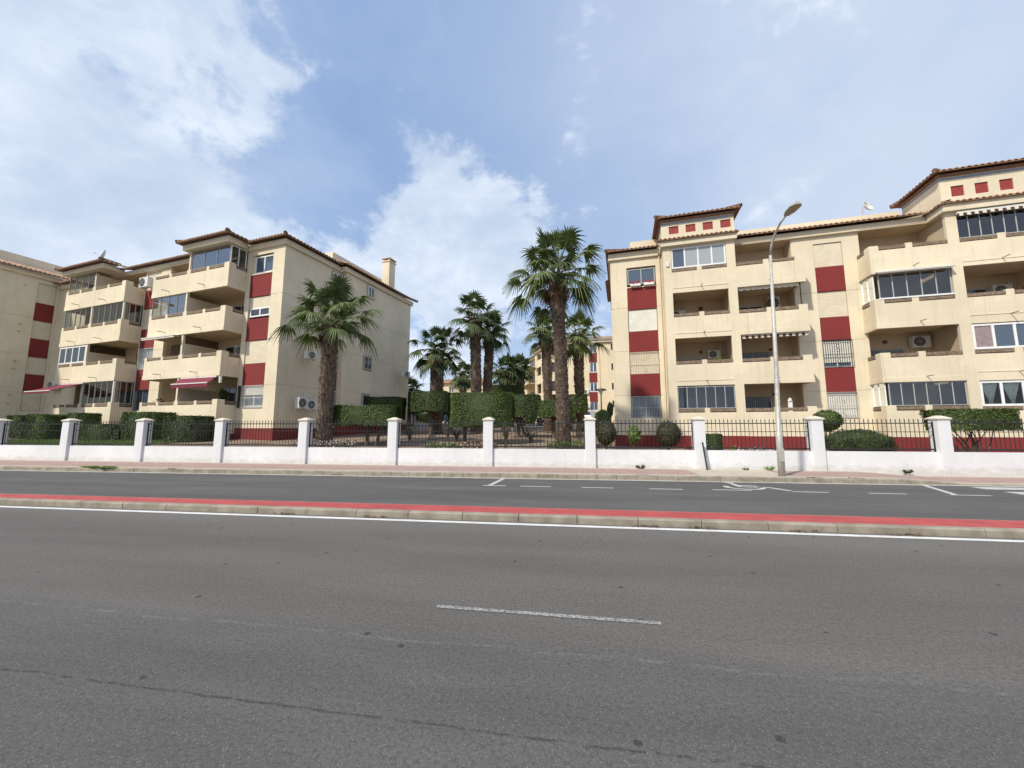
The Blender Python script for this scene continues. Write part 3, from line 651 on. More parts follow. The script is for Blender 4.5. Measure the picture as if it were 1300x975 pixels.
# low roof parapets behind the eaves
for q in ((6.3,15.1,1.3,1.5,12.7,14.02),(.3,2.2,1.0,1.3,12.8,14.05),(-.6,.3,2.2,4.6,12.8,13.9)): box_part(rb,'roof_parapet',M['cream'],*q)
def tower(u0,u1,v0,v1,z0,z1,sq,ro=.34):
    b=MB(); b.wall(u0,u1,z0,z1,v0,v0+.16,sq); b.box(u0,u0+.16,v0+.16,v1,z0,z1); b.box(u1-.16,u1,v0+.16,v1,z0,z1); b.box(u0+.16,u1-.16,v1-.16,v1,z0,z1); b.box(u0+.16,u1-.16,v0+.16,v1-.16,z1-.1,z1-.002)
    b.build('tower_wall',M['cream'],rb)
    b=MB(); b.box(u0-.012,u1+.012,v0-.012,v0,z1-.16,z1-.06); b.box(u0-.012,u0,v0,v1,z1-.16,z1-.06); b.box(u1,u1+.012,v0,v1,z1-.16,z1-.06); b.build('tile_band',M['blue_band'],rb)
    for q in sq: box_part(rb,'red_square_panel',M['red_square'],q[0],q[1],v0+.05,v0+.10,q[2],q[3])
    b=MB(); b.box(u0-.1,u1+.1,v0-.1,v1+.1,z1,z1+.14); b.build('tower_cornice',M['soffit'],rb)
    a=[(u0-ro,v0-ro),(u1+ro,v0-ro),(u1+ro,v1+ro),(u0-ro,v1+ro)]; D=min(u1-u0,v1-v0)/2+ro
    for i in range(4): tiles(rb,a[i],a[(i+1)%4],D=D,slope=20,z=z1+.2,name='tower_roof')
    return
tower(2.06,6.0,VF-.02,1.9,12.77,13.98,[(2.5+.93*i,3.04+.93*i,13.2,13.68) for i in range(4)])
tower(15.4,19.7,VF-.02,1.6,12.87,14.36,[(15.83+.94*i,16.35+.94*i,13.27,13.83) for i in range(4)])
# left window strip
def panel(par,u0,u1,z0,z1,v,mat='red'): return box_part(par,'spandrel_panel',M[mat],u0,u1,v,v+.1,z0,z1)
for z0,z1 in ((9.08,10.5),(6.37,7.67),(3.63,4.96)): panel(rb,.01,1.74,z0,z1,.02)
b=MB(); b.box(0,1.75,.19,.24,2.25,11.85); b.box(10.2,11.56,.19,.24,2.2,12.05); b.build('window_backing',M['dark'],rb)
win(rb,.05,1.7,10.75,11.75,.08,2,'grey_alu','pane_blue'); box_part(rb,'sill',M['cream'],0.0,1.75,-.04,.1,10.5,10.56)
box_part(rb,'shutter',M['shutter_w'],.03,1.72,.08,.14,7.69,9.06)
box_part(rb,'shutter',M['shutter_c'],.03,1.72,.1,.15,4.98,6.35); grille(rb,.05,1.7,5.0,6.33,.02,M['canvas'],16,True)
win(rb,.03,1.72,2.27,3.6,.1,2,'grey_alu','pane_blue'); grille(rb,.05,1.7,2.29,3.58,.0,M['grey_alu'],18)
# right window strip
for z0,z1 in ((9.24,10.65),(6.46,7.73),(3.57,4.93)): panel(rb,10.21,11.55,z0,z1,-.02)
box_part(rb,'shutter',M['shutter_c'],10.22,11.54,.05,.12,10.68,12.02); box_part(rb,'shutter',M['shutter_c'],10.22,11.54,.05,.12,7.76,9.22)
win(rb,10.22,11.54,4.96,6.43,.1,2,'alu','pane_blue'); box_part(rb,'shutter',M['shutter_w'],10.26,11.5,.07,.095,5.2,6.4); grille(rb,10.2,11.56,4.97,6.44,-.06,M['dark_metal'],13,True)
win(rb,10.22,11.54,2.22,3.55,.1,2,'alu','pane_blue'); box_part(rb,'shutter',M['shutter_w'],10.26,11.5,.07,.095,2.3,3.5); grille(rb,10.2,11.56,2.22,3.56,-.06,M['grey_alu'],13,True)
for z0,z1 in ((9.24,10.65),(6.46,7.73),(3.57,4.93)): panel(rb,20.61,21.89,z0,z1,-.02)
b=MB(); b.box(20.6,21.9,.15,.2,2.2,12.05); b.build('shutter',M['shutter_c'],rb)
# tower bay loggias
def curtain_glass(par,u0,u1,z0,z1,v,n,frame='grey_alu',pane='glass',fw=.03): return win(par,u0,u1,z0,z1,v,n,frame,pane,fw,'glass_enclosure')
def door(par,u0,u1,z0,z1,v,n=2,frame='grey_alu',pane='pane'): return win(par,u0,u1,z0,z1,v-.05,n,frame,pane,.06,'sliding_door',d=.05)
win(rb,2.57,5.48,11.06,12.31,VF+.04,4,'alu',['pane_blue','pane_curt','pane_curt','pane_curt'],.08)
box_part(rb,'wall_box',M['plastic'],2.25,2.42,VF-.06,VF,11.2,11.5)
curtain_glass(rb,2.57,5.48,2.74,3.98,VF+.05,6); door(rb,2.9,4.6,1.5,3.5,1.05)
door(rb,2.7,4.3,4.4,5.95,1.05,pane='curtain_pink' if 'curtain_pink' in M else 'pane'); door(rb,2.6,4.0,7.1,8.6,1.05)
box_part(rb,'wall_lamp',M['wood'],4.3,4.5,.93,1.05,9.0,9.2); box_part(rb,'wall_lamp',M['wood'],4.2,4.34,.95,1.05,6.25,6.4)
door(rb,6.2,7.9,1.5,3.45,1.05); grille(rb,6.2,7.9,1.5,3.45,.9,M['dark_metal'],16); door(rb,6.2,8.0,4.3,6.1,1.05); grille(rb,6.2,8.0,4.3,6.1,.9,M['dark_metal'],16)
door(rb,6.3,7.8,7.1,9.0,1.05); door(rb,6.2,7.6,9.85,11.3,1.05)
for z in (11.4,8.75,6.2,3.55): box_part(rb,'wall_lamp',M['dark_metal'],7.98,8.08,.93,1.05,z,z+.15)
awning(rb,6.02,9.1,VF+.3,9.62,.0,0,M['canvas'],.12); box_part(rb,'awning_pole',M['dark_metal'],8.98,9.02,VF+.06,VF+.10,8.3,9.55)
awning(rb,6.02,9.2,VF+.28,6.86,0,0,M['stripe'],.14)
# column E / F
win(rb,12.45,15.4,8.28,9.58,VF+.04,5,'grey_alu','glass',.035,'glass_enclosure'); box_part(rb,'enclosure_sill',M['alu'],12.4,15.44,VF-.02,VF+.12,8.22,8.29)
e=win(rb,0,1.0,8.28,9.55,0,2,'alu','glass',.04,'glass_enclosure'); e.rotation_euler=(0,0,R(90)); e.location=(12.3,VF+.1,0)
awning(rb,12.3,15.42,VF+.05,9.72,.22,.05,M['canvas'],.05)
curtain_glass(rb,12.4,15.42,2.75,3.92,VF+.05,6); e=win(rb,0,1.0,2.75,3.92,0,2,'alu','glass',.03,'glass_enclosure'); e.rotation_euler=(0,0,R(90)); e.location=(12.3,VF+.1,0)
door(rb,12.6,14.2,1.4,3.3,1.05); door(rb,12.5,14.4,4.2,5.95,1.05,2,'grey_alu'); grille(rb,12.5,14.4,4.2,5.95,.92,M['galv'],14); door(rb,12.8,14.6,7.0,9.0,1.05); door(rb,12.9,14.0,9.9,11.6,1.05)
for z in (11.5,6.3): box_part(rb,'wall_lamp',M['wood'],13.5,13.65,.93,1.05,z,z+.16)
curtain_glass(rb,15.92,19.08,11.08,12.27,VF+.06,7,'grey_alu','glass'); awning(rb,15.86,19.14,VF+.02,12.40,0,0,M['stripe'],.12)
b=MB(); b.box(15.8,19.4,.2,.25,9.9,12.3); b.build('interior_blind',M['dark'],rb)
door(rb,16.4,18.2,7.0,9.0,1.05)
win(rb,15.92,19.08,5.42,6.66,VF+.04,4,'alu',['curtain_pink','pane_blue','pane_blue','pane_curt'],.10)
M['glass_clear']=glass_mat('clear_glass',(.85,.87,.86),.03); win(rb,15.92,19.08,2.68,3.88,VF+.04,4,'alu','glass_clear',.10)
for k in range(4):                                                    # tied-back curtains
    u0=15.99+k*.79; b=MB(); n=12; top=3.8; bot=2.76
    for s in range(2):
        for i in range(n):
            t0,t1=i/n,(i+1)/n
            def pt(t,z): 
                f=(z-bot)/(top-bot); span=.33*max(.22,f**.8); base=u0+.35
                return (base+(-1 if s==0 else 1)*span*t*1.0,VF+.16+.02*math.sin(t*25),z)
            zs=[bot+(top-bot)*j/6 for j in range(7)]
            for j in range(6): b.face([pt(t0,zs[j]),pt(t1,zs[j]),pt(t1,zs[j+1]),pt(t0,zs[j+1])])
    b.build('curtain',M['curtain'],rb)
# drainpipe beside the tower bay
b=MB(); b.tube([(1.98,-.06,G0),(1.98,-.06,12.35),(1.9,-.25,12.6)],.045,8); b.build('drainpipe',M['cream'],rb)
# parapet extras
ac_unit(FA,3.0,1.0,8.35,'dark air conditioner in the left tower-bay loggia, third storey of the right block',.9,.65)
ac_unit(FA,4.95,1.0,5.85,'white air conditioner in the left tower-bay loggia, second storey of the right block',.7,.5)
ac_unit(FA,8.2,1.0,11.0,'air conditioner in the top loggia right of the small tower, behind the lamp post',.95,.7)
ac_unit(FA,8.3,1.0,8.6,'air conditioner in the third-storey loggia behind the lamp post, under the white awning',.6,.8)
ac_unit(FA,15.0,1.0,5.95,'round-fan air conditioner in the open second-storey loggia near the right edge',.8,.62)
ac_unit(FA,18.6,1.0,8.5,'air conditioner in the open third-storey loggia at the right edge',.8,.55)
# satellite dish box, antenna, flower boxes, board in the loggia
an=empty('roof_antenna'); an.matrix_world=FA@Matrix.Translation((13.75,2.0,13.0)); tag(an,'small satellite dish on a thin mast above the right block roof','antenna')
b=MB(); b.tube([(0,0,-.3),(0,0,1.9)],.022,6); b.build('mast',M['galv'],an)
def dish(par,c,r,ax,mat,depth=.2):
    b=MB(); ax=Vector(ax).normalized(); a=ax.orthogonal().normalized(); q=ax.cross(a); rings=6; n=20
    for i in range(rings+1):
        rr_=r*i/rings
        for k in range(n): t=2*math.pi*k/n; p=Vector(c)+(a*math.cos(t)+q*math.sin(t))*rr_+ax*depth*(i/rings)**2; b.v.append(tuple(p))
    for i in range(rings):
        for k in range(n): k2=(k+1)%n; b.f.append((i*n+k,i*n+k2,(i+1)*n+k2,(i+1)*n+k)); b.m.append(0)
    o=b.build('dish',mat,par,smooth=True); mo=o.modifiers.new('thick','SOLIDIFY'); mo.thickness=.012
    b=MB(); b.tube([c,tuple(Vector(c)+ax*r*.9)],.012,5); b.tube([tuple(Vector(c)+ax*r*.85),tuple(Vector(c)+ax*r*1.02)],.04,8); b.build('receiver',M['plastic'],par)
dish(an,(.12,-.05,1.75),.36,(.5,-.8,.35),M['plastic'])
for i,(u,w) in enumerate(((.42,.62),(1.22,.62))):
    e=empty('flower_box'); e.matrix_world=FA@Matrix.Translation((u+.1,-.08,10.56)); tag(e,['white flower box with red blooms on the top-floor sill, the left one','white flower box with red blooms on the top-floor sill, the right one'][i],'flower box','window flower boxes')
    b=MB(); b.box(-w/2,w/2,-.12,.06,.0,.17); b.build('box',M['alu'],e,bevel=.01)
    b=MB(); rr=random.Random(i)
    for k in range(160):
        p=Vector((rr.uniform(-w/2,w/2),rr.uniform(-.16,.08),rr.uniform(.14,.30))); a=Vector((rr.uniform(-1,1),rr.uniform(-1,1),rr.uniform(-1,1))).normalized()*.035; q=a.orthogonal().normalized()*.03; b.face([p-a,p+q,p+a,p-q])
    b.build('flowers',M['flower_red'],e)
e=empty('surfboard'); e.matrix_world=FA@Matrix.Translation((8.3,-.4,2.62)); tag(e,'white board standing upright in the ground-floor loggia beside the lamp post','board')
b=MB(); b.prism([(-.10,-.03),(.10,-.03),(.10,.03),(-.10,.03)],-.8,.55); n=len(b.v); b.tube([(0,0,.5),(0,0,.62),(0,0,.7)],[.1,.08,.03],10); b.build('board',M['alu'],e)

# ================================================================== LEFT BUILDING
FB=frame_matrix((-16.876,19.382),-9.8)
lb=empty('apartment_building'); lb.matrix_world=FB
tag(lb,'cream apartment block with a plain shaded side wall and chimney, behind the short palm','building','cream apartment blocks')
G1=.3; TOP=12.6
b=MB()
b.wall(-3.1,0,G1,TOP,0,.2,[(-2.72,-.93,2.78,12.2)])
b.wall(-13.05,-10.4,G1,TOP,0,.2,[(-12.95,-11.4,2.78,12.5)])
b.wall(-23.9,-20.0,G1,TOP,0,.2,[])
b.box(-3.1,-2.95,.2,1.2,G1,TOP,1); b.box(-10.55,-10.4,.2,1.2,G1,TOP,1); b.box(-13.05,-12.9,.2,1.2,G1,TOP,1); b.box(-20.15,-20.0,.2,1.2,G1,TOP,1)
b.box(-10.4,-3.1,1.05,1.2,G1,TOP,1); b.box(-20.0,-13.05,1.05,1.2,G1,TOP,1)
b.box(-.2,0,.2,4.55,G1,TOP); b.box(0,.42,4.55,4.75,G1,TOP); b.box(.22,.42,4.75,12.35,G1,TOP); b.box(-24,.22,12.15,12.35,G1,TOP)
for u0,u1 in ((-10.4,-3.1),(-20.0,-13.05)): b.box(u0,u1,-.16,1.05,TOP-.06,TOP+.03,1)
for z in (4.13,6.85,9.56):
    for a,e in ((-3.1,-2.72),(-.93,0),(-11.4,-10.5)): b.box(a,e,-.006,0,z,z+.018,2)
    b.box(0,.006,0,4.5,z,z+.018,2); b.box(.42,.426,4.75,12.3,z,z+.018,2)
b.build('wall',[M['cream'],M['cream_inner'],M['joint']],lb)
b=MB(); b.box(-3.1,.012,-.012,0,.1,1.62); b.box(0,.012,0,4.55,.1,1.62); b.box(.42,.432,4.54,12.36,.1,1.95); b.box(.012,.42,4.538,4.55,.1,1.8); b.box(-10.1,-3.05,-1.1-.012,-1.1,.1,1.45); b.box(-3.05,-3.038,-1.1,0,.1,1.45); b.box(-13.05,-10.1,-.012,0,.1,1.62)
b.box(-20.1,-13.0,-1.112,-1.1,.1,1.45); b.build('plinth',M['red'],lb)
# balcony stacks
for k,(zb,zt) in enumerate(((1.3,2.98),(4.62,5.80),(7.30,8.50),(9.95,11.17))):
    balcony(lb,-10.05,-3.05,-1.1,zb,zt,[(-9.93,.24,.24),(-8.35,.22,.24),(-6.62,.34,.26),(-4.9,.22,.24)],open_r=True,open_l=None,vb=1.05,end_h=.29)
    if k: spout(lb,-8.3,-1.1,zb+.27); spout(lb,-5.0,-1.1,zb+.27)
for k,(zb,zt) in enumerate(((1.3,3.02),(4.72,5.92),(7.42,8.62),(10.12,11.30))):
    balcony(lb,-20.1,-13.0,-1.1,zb,zt,[(-19.95,.26,.24),(-18.3,.22,.24),(-16.62,.34,.26),(-14.95,.22,.24)],open_r=True,vb=1.05,end_h=.30)
    if k: spout(lb,-18.2,-1.1,zb+.27); spout(lb,-15.0,-1.1,zb+.27)
# side closings of the left ends and party walls between the flats
b=MB()
for (u0,zs) in ((-10.05,((1.3,2.98),(4.62,5.80),(7.30,8.50),(9.95,11.17))),(-20.1,((1.3,3.02),(4.72,5.92),(7.42,8.62),(10.12,11.30)))):
    for zb,zt in zs: b.box(u0,u0+.14,-.96,0,zb,zt)
b.build('balcony_end',M['cream'],lb)
def fin(u,z0,z1,full,post=True):
    b=MB(); b.box(u-.06,u+.06,-.94,1.05,z0,z0+full); 
    if post: b.box(u-.09,u+.05,-1.08,-.95,z0+1.15,z1)
    b.build('partition_wall',M['cream'],lb)
fin(-6.62,10.25,12.55,2.28); fin(-6.62,7.6,9.95,2.1); fin(-6.62,4.92,7.3,1.85); fin(-6.62,1.6,4.6,2.4)
b=MB()
for i in range(24): v=-.9+i*.08; b.box(-6.66,-6.58,v,v+.015,6.78,7.25)
b.box(-6.66,-6.58,-.92,1.0,7.2,7.25); b.box(-6.66,-6.58,-.92,1.0,6.78,6.82); b.build('lattice',M['wood'],lb)
fin(-16.62,10.4,12.55,2.1); fin(-16.62,7.7,10.12,2.0); fin(-16.62,5.0,7.42,1.9); fin(-16.62,1.6,4.72,2.8)
b=MB()
for i in range(24): v=-.9+i*.08; b.box(-16.66,-16.58,v,v+.015,6.9,7.38)
b.build('lattice',M['wood'],lb)
# window strips
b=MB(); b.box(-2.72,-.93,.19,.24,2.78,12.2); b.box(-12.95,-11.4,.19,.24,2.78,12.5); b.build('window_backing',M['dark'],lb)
for z0,z1 in ((9.55,10.92),(6.84,8.17),(4.11,5.43)): panel(lb,-2.71,-.94,z0,z1,.0)
for z0,z1 in ((9.87,11.2),(7.05,8.4),(4.2,5.6)): panel(lb,-12.94,-11.41,z0,z1,.0)
win(lb,-2.5,-.96,11.03,12.12,.08,2,'alu','pane_blue',.08); box_part(lb,'shutter',M['shutter_c'],-2.71,-2.5,.06,.16,10.95,12.19); box_part(lb,'sill',M['canvas'],-2.72,-.93,-.03,.08,10.93,10.99)
box_part(lb,'shutter',M['shutter_c'],-2.7,-.94,.06,.13,8.85,9.53); win(lb,-2.6,-.96,8.3,8.85,.05,2,'alu','pane',.09); 
box_part(lb,'shutter',M['shutter_c'],-2.7,-.94,.06,.13,5.45,6.82)
win(lb,-2.6,-.98,2.85,4.08,.1,2,'alu','pane_blue',.09); box_part(lb,'shutter',M['shutter_w'],-2.6,-.98,.06,.09,3.55,4.08); grille(lb,-2.7,-.95,2.8,4.1,-.03,M['plastic'],18)
b=MB(); b.box(-2.75,-2.70,-.2,0,2.8,4.1); b.build('window_guard_side',M['dark_metal'],lb)
box_part(lb,'shutter',M['shutter_c'],-12.93,-11.42,.06,.13,11.22,12.48); box_part(lb,'shutter',M['shutter_c'],-12.93,-11.42,.06,.13,8.42,9.85)
win(lb,-12.93,-11.42,5.62,7.03,.1,2,'grey_alu','pane_curt'); grille(lb,-12.93,-11.42,5.62,7.03,.0,M['plastic'],14)
win(lb,-12.93,-11.42,2.8,4.18,.1,2,'grey_alu','pane_blue'); grille(lb,-12.93,-11.42,2.8,4.18,.0,M['dark_metal'],14)
# enclosures
curtain_glass(lb,-6.5,-3.12,11.42,12.55,-1.06,3,'grey_alu','glass_sky',.02); e=win(lb,0,.95,11.2,12.55,0,2,'alu','glass',.05,'glass_enclosure'); e.rotation_euler=(0,0,R(90)); e.location=(-3.08,-1.03,0)
curtain_glass(lb,-9.95,-6.75,8.74,9.93,-1.05,4,'grey_alu','glass_sky',.012)
curtain_glass(lb,-19.95,-16.75,11.5,12.7,-1.05,4,'grey_alu','glass_sky',.02)
curtain_glass(lb,-19.95,-16.75,8.84,10.1,-1.05,5,'grey_alu','glass',.02); curtain_glass(lb,-16.5,-13.1,8.84,10.1,-1.05,5,'grey_alu','glass_sky',.02)
e=win(lb,0,.95,8.84,10.1,0,3,'grey_alu','glass',.03,'glass_enclosure'); e.rotation_euler=(0,0,R(90)); e.location=(-13.04,-1.03,0)
win(lb,-19.98,-16.72,6.15,7.38,-1.08,4,'alu','pane_blue',.10); curtain_glass(lb,-16.5,-13.1,3.25,4.7,-1.05,5,'grey_alu','glass_sky',.02); e=win(lb,0,.95,3.25,4.7,0,3,'grey_alu','glass',.03,'glass_enclosure'); e.rotation_euler=(0,0,R(90)); e.location=(-13.04,-1.03,0)
for (u0,u1,z0,z1) in ((-9.9,-8.6,10.25,12.2),(-5.8,-4.2,10.25,12.2),(-9.8,-8.0,7.6,9.6),(-5.5,-4.0,7.6,9.6),(-9.7,-8.3,4.9,6.9),(-5.9,-4.3,4.9,6.9),(-9.7,-7.8,1.7,4.2),(-5.9,-4.6,1.7,4.2),
    (-19.3,-17.6,10.3,12.3),(-15.6,-14.2,10.3,12.3),(-19.3,-17.4,7.7,9.8),(-15.8,-14.2,7.7,9.8),(-19.3,-17.6,5.0,7.0),(-15.2,-13.6,5.0,7.0),(-19.3,-17.6,1.7,4.3),(-15.8,-14.2,1.7,4.3)): door(lb,u0,u1,z0,z1,1.05,2,'wood' if u0<-15 else 'grey_alu','pane')
awning(lb,-9.9,-6.8,-.85,7.38,.5,.1,M['canvas'],.10); b=MB(); b.box(-9.2,-7.0,-.2,-.16,5.9,7.0); b.build('interior_blind',M['wood'],lb)
awning(lb,-6.4,-3.3,-.95,4.66,.5,.42,M['maroon'],.20); awning(lb,-19.6,-16.5,-.95,4.74,1.55,.62,M['maroon'],.14)
for q in ((-13.12,-13.0,-1.08,-.98,3.1,4.7),(-3.12,-3.0,-1.07,-.97,4.2,4.62),(-13.12,-13.0,-1.06,-.98,8.8,10.1)): box_part(lb,'corner_post',M['plastic'],*q)
# cornice, eaves and projecting balcony roofs
b=MB(); b.box(-3.0,.14,-.14,.2,12.52,12.86); b.box(-24,-3.0,-.16,.2,12.56,12.86)
b.box(0,.16,.2,4.3,12.52,12.86); b.box(0,.58,4.3,4.55,12.52,12.86); b.box(.22,.58,4.55,12.5,12.52,12.86); b.box(-24,-.05,.2,12.2,12.7,12.8)
b.box(-6.95,-2.9,-1.38,-.161,12.6,12.95); b.box(-20.3,-15.3,-1.38,-.161,12.72,13.05)
b.build('cornice',M['cream'],lb,bevel=.02)
tiles(lb,(-3.0,-.45),(.45,-.45),z=12.93,m0=0); tiles(lb,(.45,-.45),(.45,4.1),z=12.93,m1=0); tiles(lb,(.87,4.05),(.87,12.8),z=12.93,m0=0,m1=1)
tiles(lb,(-15.3,-.45),(-6.95,-.45),z=12.95,m0=0,m1=0); tiles(lb,(-24.2,-.45),(-20.3,-.45),z=12.95,m0=0,m1=0)
tiles(lb,(-7.15,-1.68),(-2.6,-1.68),z=13.02,D=1.9,slope=18); tiles(lb,(-2.6,-1.68),(-2.6,.6),z=13.02,D=1.9,slope=18,m1=0); tiles(lb,(-7.15,.6),(-7.15,-1.68),z=13.02,D=1.9,slope=18,m0=0)
tiles(lb,(-20.5,-1.68),(-15.0,-1.68),z=13.12,D=1.9,slope=18); tiles(lb,(-15.0,-1.68),(-15.0,.6),z=13.12,D=1.9,slope=18,m1=0); tiles(lb,(-20.5,.6),(-20.5,-1.68),z=13.12,D=1.9,slope=18,m0=0)
for q in ((-4.6,-2.2,1.6,4.0,12.7,14.35),(-13.6,-11.4,1.6,3.4,12.7,14.3),(-2.0,-1.0,4.6,11.0,12.7,14.3)): box_part(lb,'roof_parapet',M['cream'],*q)
b=MB(); b.box(-.85,-.15,9.9,10.7,12.8,15.75); b.box(-.92,-.08,9.83,10.77,15.75,15.83); 
for a,e in ((-.85,-.73),(-.27,-.15)):
    for c,d in ((9.9,10.05),(10.55,10.7)): b.box(a,e,c,d,15.83,15.98)
b.box(-.92,-.08,9.83,10.77,15.98,16.05,1); b.build('chimney',[M['cream'],M['tile']],lb)
# side wall: small windows, recessed red strip
def side_win(u,v0,v1,z0,z1,frame='alu'):
    e=win(lb,0,v1-v0,z0,z1,0,2,frame,'pane',.06); e.rotation_euler=(0,0,R(90)); e.location=(u+.075,v0,0)
    b=MB(); b.box(u,u+.012,v0-.12,v1+.12,z0-.1,z1+.1); b.build('window_surround',M['joint'],lb)
side_win(.42,6.75,7.4,11.5,12.35); side_win(.42,6.65,7.45,5.97,6.93,'grey_alu'); side_win(.42,6.65,7.4,3.15,4.1,'grey_alu'); side_win(0,3.7,4.35,11.75,12.3)
for z0,z1 in ((6.8,8.2),(4.15,5.5)): b=MB(); b.box(0,.03,4.0,4.5,z0,z1); b.build('spandrel_panel',M['red'],lb)
for z0,z1 in ((8.22,9.48),(5.52,6.78),(2.8,4.13)): side_win(0,4.05,4.45,z0+.15,z1-.15,'grey_alu')
FS=FB@Matrix.Translation((.0,0,0))
ac_unit(FB,.34,1.85,5.85,'air conditioner high on the left block side wall, left of the short palm',.75,.5,rot=90)
ac_unit(FB,.34,2.05,2.75,'larger of the two air conditioners low on the side wall beside the short palm',.9,.6,rot=90)
ac_unit(FB,.34,1.35,2.8,'smaller of the two air conditioners low on the side wall beside the short palm',.6,.65,rot=90)
ac_unit(FB,.78,11.2,5.9,'air conditioner at the far end of the left block side wall',.8,.5,rot=90)
ac_unit(FB,-12.2,-.25,11.2,'air conditioner hung between the two top-floor balconies of the left block',.95,.7)
ac_unit(FB,-4.1,1.0,6.2,'air conditioner at the back of the second-storey corner balcony, under the lattice',.9,.6)
ac_unit(FB,-12.3,-.1,1.75,'white air conditioner near the ground between the two balcony stacks of the left block',.9,.65)
ac_unit(FB,-22.3,-.1,4.5,'air conditioner in the inner corner above the open maroon awning',.9,.65)
sd=empty('satellite_dish'); sd.matrix_world=FB@Matrix.Translation((-17.0,-.6,13.6)); tag(sd,'grey satellite dish on the tiled roof of the left block','satellite dish')
b=MB(); b.tube([(0,0,-.4),(0,0,.35)],.03,6); b.build('mast',M['galv'],sd); dish(sd,(0,-.05,.42),.55,(-.35,-.85,.3),M['grey_alu'],.12)
# perpendicular wing at the far left (u runs away from the camera, towards the inner corner)
wg=empty('apartment_building'); wu=9
wg.matrix_world=FB@Matrix.Translation((-23.9,-wu,0))@Matrix.Rotation(R(90),4,'Z')
tag(wg,'cream apartment wing with closed shutters, cut by the left edge of the picture','building','cream apartment blocks')
b=MB()
b.wall(0,wu,G1,TOP+.5,0,.2,[(wu-1.22,wu-.2,2.9,12.75)]); b.box(0,.2,.2,8,G1,TOP+.5); b.box(0,wu,8,8.2,G1,TOP+.5)
for z in (4.25,7.1,9.95): b.box(0,wu-1.3,-.006,0,z,z+.018,1)
b.build('wall',[M['cream'],M['joint']],wg)
b=MB(); b.box(wu-1.22,wu-.2,.19,.24,2.9,12.75); b.build('window_backing',M['dark'],wg)
for z0,z1 in ((9.82,11.2),(7.0,8.4),(4.3,5.65)): panel(wg,wu-1.21,wu-.21,z0,z1,.02)
for z0,z1 in ((11.22,12.73),(8.42,9.8),(5.67,6.98),(2.92,4.28)): box_part(wg,'shutter',M['shutter_c'],wu-1.2,wu-.22,.08,.14,z0,z1)
b=MB(); b.box(-.15,wu,-.18,.2,13.1,13.42); b.box(0,wu,.2,8,13.1,13.3); b.build('cornice',M['cream'],wg)
b=MB(); b.box(.3,wu+1,1.7,1.9,13.5,15.0); b.build('roof_parapet',M['cream'],wg)
tiles(wg,(-.5,-.5),(wu+.4,-.5),z=13.48,D=1.9,m1=0)
for z in (12.3,9.3,8.75,6.5,5.95,4.0,3.4): box_part(wg,'wall_vent',M['cream_inner'],wu-1.9,wu-1.75,-.05,0,z,z+.09)
b=MB(); b.box(0,wu,-.012,0,.1,1.5); b.build('plinth',M['red'],wg)

# ================================================================== BACKGROUND BUILDINGS
def bg_building(label,org,deg,walls):
    e=empty('apartment_building'); e.matrix_world=frame_matrix(org,deg); tag(e,label,'building','cream apartment blocks'); return e
bg=bg_building('distant cream apartment block seen between the tall palm and the right block',(3.36,55.9),-7,None)
BT=14.0
b=MB()
wins=[(-1.2,0,12.5,13.85),(-1.2,0,9.65,11.15),(-1.2,0,6.84,8.24),(-1.2,0,4.2,5.44)]
hol=[(-1.25,-.1,4.1,13.9)]+[(1.85,2.4,z,z+.95) for z in (4.6,7.1,9.9,12.77)]+[(-6.75,-5.7,z,z+1.5) for z in (4.3,7.1,9.95,12.5)]
b.wall(-7.1,9,2,BT,0,.25,hol); b.box(8.75,9,.25,12,2,BT); b.build('wall',M['cream_far'],bg)
for (z0,z1) in ((11.15,12.49),(8.24,9.65),(5.44,6.84)): panel(bg,-1.24,-.11,z0,z1,.03)
for i,(u0,u1,z0,z1) in enumerate(wins): win(bg,u0,u1-.12,z0,z1,.1,2,'alu' if i in (1,2) else 'grey_alu','pane_blue',.1)
for z in (4.6,7.1,9.9,12.77): win(bg,1.87,2.38,z+.02,z+.93,.12,1,'wood','pane',.08)
for z in (4.3,7.1,9.95,12.5): win(bg,-6.73,-5.72,z+.02,z+1.48,.15,2,'wood','pane',.08)
b=MB(); b.box(-7.2,9.2,-.3,.25,BT,BT+.35); b.box(-.1,.25,-.1,0,2,BT); b.build('cornice',M['cream_far'],bg); tiles(bg,(-7.3,-.5),(9.5,-.5),z=BT+.4,D=2.4,m0=0)
ac_unit(frame_matrix((3.36,55.9),-7),-1.75,0,6.6,'small air conditioner on the distant block beside the window column',.8,.6); ac_unit(frame_matrix((3.36,55.9),-7),-1.6,0,4.6,'lower air conditioner on the distant block beside the ground window',.8,.6)
# angled balcony wing of the same distance
bw=bg_building('distant angled apartment wing with stacked open balconies, left of the tall palm trunk',tuple((frame_matrix((3.36,55.9),-7)@Vector((-7.1,0,0)))[:2]),0,None)
bw.matrix_world=frame_matrix((-3.69,56.76),-67.3)
b=MB(); hol=[]
for z0,z1 in ((4.4,5.9),(7.2,8.75),(10.1,11.5),(12.7,13.75)): hol+=[(-3.4,-.65,z0,z1),(-6.35,-4.0,z0,z1)]
b.wall(-7.3,0,2,14,0,.25,hol); b.box(-7.3,0,1.6,1.8,2,14,1); b.box(-7.3,-7.1,.25,8,2,14)
for z in (6.9,9.7,12.4): b.box(-7.1,0,.25,1.6,z-.2,z,1)
b.box(-22,-7.3,1.4,1.6,2,14.2)
for zb,zt in ((3.0,4.4),(6.0,7.2),(9.0,10.0),(11.8,12.8)): b.box(-16.4,-7.3,-1.2,-1.05,zb,zt); b.box(-16.4,-16.2,-1.05,1.4,zb,zt); b.box(-16.2,-7.3,-1.05,1.4,zb,zb+.2,1)
